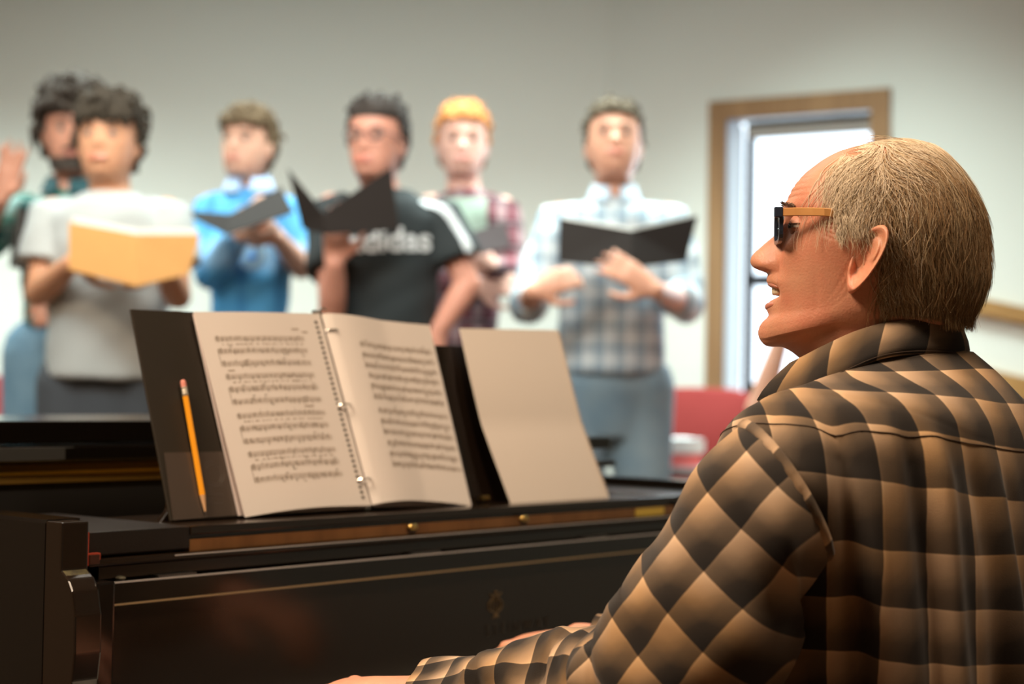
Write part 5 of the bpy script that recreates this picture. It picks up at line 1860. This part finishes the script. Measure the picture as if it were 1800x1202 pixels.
tc4 = bpy.data.curves.new('lettering', 'FONT'); tc4.body = 'adidas'; tc4.size = .092; tc4.offset = .0022; tc4.extrude = .002; tc4.align_x = 'CENTER'
to = bpy.data.objects.new('lettering', tc4); COL.objects.link(to); bpy.context.view_layer.update()
tm = bpy.data.meshes.new_from_object(to.evaluated_get(bpy.context.evaluated_depsgraph_get())); bpy.data.objects.remove(to)
cL = A(690, 447, Y)
nv = len(tm.vertices); co = np.zeros(nv * 3); tm.vertices.foreach_get('co', co); co = co.reshape(-1, 3)
new = np.zeros_like(co)
cx0 = i4['mid'][0]
TEE = [c for c in o4.children if c.name.startswith('t_shirt')][0]
tb = BVHTree.FromPolygons([v.co for v in TEE.data.vertices], [tuple(p.vertices) for p in TEE.data.polygons])
for k in range(nv):
    X = cL[0] + co[k, 0]; Z = cL[2] + co[k, 1] * 1.0 + co[k, 0] * .06
    h = tb.ray_cast(Vector((X, Y - .8, Z)), Vector((0, 1, 0)))
    yy = h[0].y if h[0] is not None else Y - .1
    new[k] = (X, yy - .001 - co[k, 2], Z)
tm.vertices.foreach_set('co', new.ravel())
link_mesh('chest_lettering', tm, mat('white_print', (.72, .74, .74), .8), o4, False)


def stripe_on(body, shirtname, pts, wdt, m, name='stripe'):
    """cloth stripe laid on a sleeve: seen from the front, following the cloth"""
    sh_ = [c for c in body.children if c.name.startswith(shirtname)][0]
    tb_ = BVHTree.FromPolygons([v.co for v in sh_.data.vertices], [tuple(p.vertices) for p in sh_.data.polygons])
    P_ = spline(pts, 24); G_ = []
    for i_, p_ in enumerate(P_):
        t_ = nrm(P_[min(i_ + 1, 23)] - P_[max(i_ - 1, 0)]); sd = nrm(np.cross(t_, (0, -1, 0)))
        row_ = []
        for q in np.linspace(-1, 1, 7):
            o_ = p_ + sd * wdt * q
            loc, nor, _, _ = tb_.find_nearest(Vector(o_ + V3((0.02, -.03, .02))))
            row_.append(V3(loc) + nrm(V3(nor)) * .002)
        G_.append(row_)
    bb = MB(); bb.grid(G_); return bb.build(name, m, body, True)


WST = mat('white_stripe', (.62, .66, .68), .85)
stripe_on(o4, 't_shirt', [A(738, 348, Y - .05), A(772, 372, Y - .06), A(802, 410, Y - .06), A(826, 470, Y - .06)], .022, WST)
# his glasses
g4 = empty('eyeglasses', T4(0, .1, 0)); g4.parent = o4
b = MB()
for e in (-1, 1):
    b.tube([T4(e * .033 + .023 * cos(t), .106, -.002 + .016 * sin(t)) for t in np.linspace(0, 2 * pi, 17)], .0022, 6)
    b.tube([T4(e * .056, .106, .004), T4(e * .072, .07, .004), T4(e * .079, -.01, .0)], .002, 6)
b.tube([T4(-.01, .108, .002), T4(.01, .108, .002)], .0018, 6)
go = b.build('frame', mat('dark_glasses_frame', (.03, .02, .03), .3), o4); bpy.data.objects.remove(g4)
go.name = 'eyeglasses'
folder('choir_folder', 'tall black folder held up against the chin of the bespectacled singer', A(568, 374, Y - .35), A(572, 412, Y - .36), A(505, 297, Y - .24), A(531, 402, Y - .26), A(688, 293, Y - .24), A(702, 404, Y - .26), BLK, (PGW, -.012))
# 5: red hair
Y = 5.75
o5, T5, i5 = person(dict(name='singer_with_red_hair', label='red-haired person in a maroon plaid overshirt and grey-green T-shirt', head=A(813, 253, Y), hs=1.02, yaw=.05, nod=.12, skin=('pale_skin', (.60, .34, .27)), hair=(.36, .135, .04), vol=.014, locks=170, hairline=.050,
            sl=A(760, 366, Y), sr=A(882, 370, Y), el=A(770, 480, Y), wl=A(835, 505, Y - .22), hl=((.9, -.1, .1), (0, -1, .3), -1, .6, .3), er=A(905, 490, Y - .06), wr=A(868, 470, Y - .24), hr=((-.5, -.1, .4), (0, -1, .3), 1, .6, .3),
            hipz=RZ + .93, hem=RZ + .84, sleeve='long', top=plaid('maroon_plaid', (.13, .035, .045), [(0, .07, .4, .05, (.40, .30, .30), .55, .1), (2, .08, .4, .05, (.03, .018, .022), .7, .3), (2, .04, .1, .02, (.45, .35, .35), .4, 0)]), pants=mat('black_jeans', (.022, .022, .026), .9), top_name='overshirt'))
n5 = o5
sh5 = [c for c in n5.children if c.name.startswith('overshirt')][0]
tb5 = BVHTree.FromPolygons([v.co for v in sh5.data.vertices], [tuple(p.vertices) for p in sh5.data.polygons])
b2 = MB(); G = []
for y in np.linspace(348, 440, 14):
    row_ = []
    for x in np.linspace(782, 856, 13):
        o_ = A(x, y, 5.2); d_ = nrm(o_ - CAM)
        h = tb5.ray_cast(Vector(o_), Vector(d_))
        row_.append(V3(h[0]) - d_ * .004 if h[0] is not None else A(x, y, Y - .07))
    G.append(row_)
b2.grid(G); b2.build('t_shirt', mat('grey_green_cotton', (.20, .25, .20), .9), n5, True)
folder('choir_folder', 'small dark folder of the red-haired singer, half hidden behind the stripes', A(829, 408, Y - .42), A(846, 447, Y - .44), A(815, 400, Y - .26), A(828, 440, Y - .28), A(889, 388, Y - .40), A(899, 432, Y - .42), mat('maroon_black', (.030, .016, .018), .5), (PGW, -.01))
# 6: pale plaid shirt
Y = 5.35
person(dict(name='singer_in_pale_plaid_shirt', label='brown-haired person in a pale blue and white plaid shirt and jeans', head=A(1079, 255, Y), hs=1.04, yaw=-.02, nod=.35, skin=('pink_tan_skin', (.60, .30, .20)), hair=(.06, .042, .025), vol=.013, locks=120, hairline=.052,
            sl=A(985, 385, Y), sr=A(1172, 385, Y), el=A(928, 535, Y - .08), wl=A(936, 512, Y - .28), hl=((.8, -.1, .35), (-.2, -1, .3), -1, .9, .2), er=A(1205, 532, Y - .10), wr=A(1152, 510, Y - .51), hr=((-.8, -.05, .5), (.3, -1, .3), 1, .15, .9),
            hipz=RZ + .95, hem=RZ + .94, sleeve='rolled', loose=.020, thick=1.10, top=plaid('pale_plaid', (.47, .52, .55), [(0, .062, .36, .05, (.16, .25, .34), .62, .3), (2, .066, .36, .05, (.20, .28, .35), .55, .15), (0, .062, .08, .03, (.75, .78, .78), .6, .0), (2, .066, .08, .03, (.75, .78, .76), .5, .7)]), pants=DENIM2, collar=mat('blue_grey_collar', (.40, .48, .56), .9)))
folder('choir_folder', 'wide black folder held open by the singer in the pale plaid shirt', A(1110, 405, Y - .44), A(1110, 470, Y - .49), A(983, 383, Y - .33), A(981, 460, Y - .38), A(1227, 379, Y - .30), A(1207, 459, Y - .35), BLK, (PGW, .012))

# ------------------------------------------------------------------ chairs
RED = mat('red_upholstery', (.25, .038, .034), .9, spec=.1, noise=(40, .4, (.21, .03, .028)))
CW = wood('chair_wood', (.30, .16, .045), (.40, .23, .08), 6, .4)


def chair(label, x, y, rz, z=RZ):
    def L(a, f, h):     # a right, f forward, h up
        return V3((x + a * cos(rz) - f * sin(rz), y + a * sin(rz) + f * cos(rz), z + h))
    ax, fx = V3((cos(rz), sin(rz), 0)), V3((-sin(rz), cos(rz), 0))
    r = empty('upholstered_chair', (x, y, z), label, 'chair', 'red upholstered chairs on the riser')
    b = MB(); b.box(L(-.24, -.22, .40), ax * .48, fx * .46, PZ * .08, .03); b.build('seat', RED, r, True)
    pts = []
    for k in range(24):
        t = 2 * pi * k / 24
        sx = abs(cos(t)) ** .45 * (1 if cos(t) > 0 else -1); sz = abs(sin(t)) ** .45 * (1 if sin(t) > 0 else -1)
        pts.append((sx * .235, .70 + sz * .20))
    b = MB(); P_ = []
    for f_, k in ((-.25, .93), (-.235, 1), (-.20, 1), (-.185, .93)):
        P_.append([L(a * k, f_ - .12 * (h - .5) * .6, .70 + (h - .70) * k) for a, h in pts])
    b.grid(P_, closed=True, caps=True); b.build('backrest', RED, r, True)
    for a in (-.22, .22):
        b = MB(); b.tube([L(a, -.22, 0), L(a, -.215, .42), L(a, -.245, .62)], .016, 8); b.build('leg', CW, r)
        b = MB(); b.tube([L(a, .20, 0), L(a, .20, .41)], .016, 8); b.build('leg', CW, r)
        b = MB(); b.box(L(a - .02, -.20, .62), ax * .04, fx * .38, PZ * .03, .008); b.tube([L(a, .17, .4), L(a, .17, .63)], .014, 8); b.build('armrest', CW, r, True)
    return r


c_ = at(1222, 690, 6.1)
chair('red upholstered chair by the window, beside the jeans of the plaid shirt singer', c_[0], 6.15, radians(172))
c_ = at(940, 600, 6.5); chair('red chair between the red-haired and the plaid shirt singers', c_[0], 6.55, radians(180))
c_ = at(352, 560, 6.5); chair('red chair between the grey shirt and the blue shirt singers', c_[0], 6.55, radians(180))
c_ = at(-20, 560, 6.4); chair('red chair behind the denim legs at the left edge', c_[0], 6.5, radians(180))
# songbook on the seat of the nearer chair
c_ = at(1182, 790, 5.55)
st_o = empty('side_table', (c_[0] + .04, 5.6, RZ), 'low wooden table under the books beside the plaid shirt singer', 'table')
ztab = at(1182, 818, 5.6)[2]
b = MB(); b.box((c_[0] - .14, 5.45, ztab - .03), (.34, 0, 0), (0, .3, 0), (0, 0, .03), .004); b.build('table_top', mat('grey_laminate', (.22, .19, .19), .5), st_o)
for dx in (-.12, .15):
    for dy in (.03, .25):
        b = MB(); b.tube([(c_[0] + dx, 5.45 + dy, RZ), (c_[0] + dx, 5.45 + dy, ztab - .03)], .013, 8); b.build('leg', CW, st_o)
def book(name, label, x, y, z, w_, d_, h, rz, cov):
    e = empty(name, (x, y, z), label, 'book')
    ax, fx = V3((cos(rz), sin(rz), 0)), V3((-sin(rz), cos(rz), 0)); o = V3((x, y, z))
    b = MB()
    for zz in (0, h - .003): b.box(o - ax * w_ / 2 - fx * d_ / 2 + PZ * zz, ax * w_, fx * d_, PZ * .003)
    b.box(o - ax * w_ / 2 - fx * d_ / 2, ax * w_, fx * .004, PZ * h); b.build('cover', cov, e)
    b = MB(); b.box(o - ax * (w_ / 2 - .004) - fx * (d_ / 2 - .004) + PZ * .003, ax * (w_ - .008), fx * (d_ - .008), PZ * (h - .006)); b.build('pages', PGW, e)
    return e


book('song_book', 'thick pink-red book lying beneath a white one on the low table', c_[0] - .01, 5.58, ztab, .17, .2, .042, .1, mat('pink_red_cover', (.75, .16, .15), .6))
book('song_book', 'white book with pale top lying on the pink-red book', c_[0] - .005, 5.58, ztab + .0425, .165, .2, .045, .2, mat('white_cover', (.8, .84, .82), .5))
# seated listener behind the pianist's collar: a bare forearm raised before the window
Y = 4.9
b = MB()
b.tube([at(1335, 720, Y), at(1352, 660, Y), at(1372, 600, Y)], [.040, .032, .024], 14, 'round')
E_ = at(1335, 720, Y); sh_l = V3((E_[0] + .22, Y + .12, E_[2] + .10)); 
b.tube([sh_l, E_], [.05, .042], 14, 'round')
tcx = sh_l[0] + .18; ty = Y + .15
b.loft([((tcx, ty, RZ + .40), (.16, 0, 0), (0, .12, 0)), ((tcx, ty, RZ + .7), (.17, 0, 0), (0, .12, 0)), ((tcx, ty, sh_l[2]), (.19, 0, 0), (0, .10, 0)), ((tcx, ty, sh_l[2] + .05), (.08, 0, 0), (0, .06, 0))], 22)
hC = V3((tcx, ty - .01, sh_l[2] + .20))
rg, TS = head_pts(hC, -.2, .05, .98); b.grid(rg, closed=True, caps=True); b.tube([(tcx, ty, sh_l[2]), hC - PZ * .08], .052, 14, 'round')
hand(b, at(1372, 600, Y), V3((.25, .1, 1)), V3((-1, -.3, 0)), 1, .5, .95, .2)
shr = V3((tcx + .19, ty, sh_l[2])); er_ = shr + V3((.05, -.05, -.26)); wr_ = er_ + V3((-.08, -.24, .02))
b.tube([shr, er_], [.05, .04], 12, 'round'); b.tube([er_, wr_], [.038, .026], 12, 'round'); hand(b, wr_, V3((-.3, -1, -.1)), V3((0, 0, 1)), 1, .4, .95, .2)
for e in (-1, 1):
    b.tube([(tcx + e * .09, ty, RZ + .50), (tcx + e * .11, ty - .42, RZ + .50)], [.08, .06], 14, 'round'); b.tube([(tcx + e * .11, ty - .42, RZ + .50), (tcx + e * .11, ty - .40, RZ + .08)], [.055, .04], 14, 'round'); b.tube([(tcx + e * .11, ty - .39, RZ + .06), (tcx + e * .11, ty - .53, RZ + .035)], [.04, .03], 12, 'round')
sit = b.fused('person', skinm('fair_skin', (0, 0, 0)), None, .008, 4)
tag(sit, 'seated person in pink beyond the collar, one bare forearm raised before the window', 'person')
b = MB()
b.loft([((tcx, ty, RZ + .46), (.19, 0, 0), (0, .15, 0)), ((tcx, ty, RZ + .7), (.19, 0, 0), (0, .14, 0)), ((tcx, ty, sh_l[2]), (.205, 0, 0), (0, .12, 0)), ((tcx, ty, sh_l[2] + .045), (.10, 0, 0), (0, .08, 0))], 22)
b.tube([sh_l * .9 + V3((tcx, ty, sh_l[2])) * .1, sh_l * .35 + E_ * .65], [.068, .064], 14); b.tube([shr, shr * .35 + er_ * .65], [.068, .06], 14)
b.fused('shirt', mat('pink_cotton', (.75, .33, .32), .9), sit, .009, 4)
b = MB()
b.loft([((tcx, ty, RZ + .44), (.19, 0, 0), (0, .15, 0)), ((tcx, ty, RZ + .56), (.185, 0, 0), (0, .145, 0))], 22)
for e in (-1, 1):
    b.tube([(tcx + e * .09, ty, RZ + .50), (tcx + e * .11, ty - .42, RZ + .50)], [.098, .078], 14, 'round'); b.tube([(tcx + e * .11, ty - .42, RZ + .50), (tcx + e * .11, ty - .40, RZ + .10)], [.074, .056], 14, 'round')
b.fused('trousers', DARKP, sit, .01, 4)
b = MB()
hr_ = [[V3(p) + nrm(V3(p) - hC) * .014 for p in rg[i_]] for i_ in range(24, 34)]
b.grid(hr_, closed=True, caps=True); b.build('hair', mat('dark_brown_hair', (.06, .04, .03), .7), sit, True)
for e in (-1, 1):
    b = MB(); a0 = V3((tcx + e * .11, ty - .40, RZ)); fy = V3((0, -1, 0))
    b.loft([(a0 - fy * .06 + PZ * .045, V3((.03, 0, 0)), PZ * .04), (a0 + PZ * .055, V3((.045, 0, 0)), PZ * .054), (a0 + fy * .10 + PZ * .040, V3((.048, 0, 0)), PZ * .039), (a0 + fy * .17 + PZ * .03, V3((.044, 0, 0)), PZ * .028), (a0 + fy * .20 + PZ * .02, V3((.03, 0, 0)), PZ * .016)], 18)
    b.build('shoe', mat('dark_shoe', (.03, .03, .03), .5), sit, True)
for e in (-1, 1):
    b = MB(); b.ball(TS(e * .032, .079, -.002), .0105, 12, 8); b.build('eye', EYED, sit, True)
    b = MB(); b.tube([TS(e * .016, .0955, .017), TS(e * .034, .096, .021), TS(e * .052, .084, .016)], [.003, .004, .002], 8, flat=.6); b.build('eyebrow', mat('dark_brown_hair', (0, 0, 0)), sit, True)
chair('red chair of the seated listener', tcx, ty - .08 + .05, radians(180))
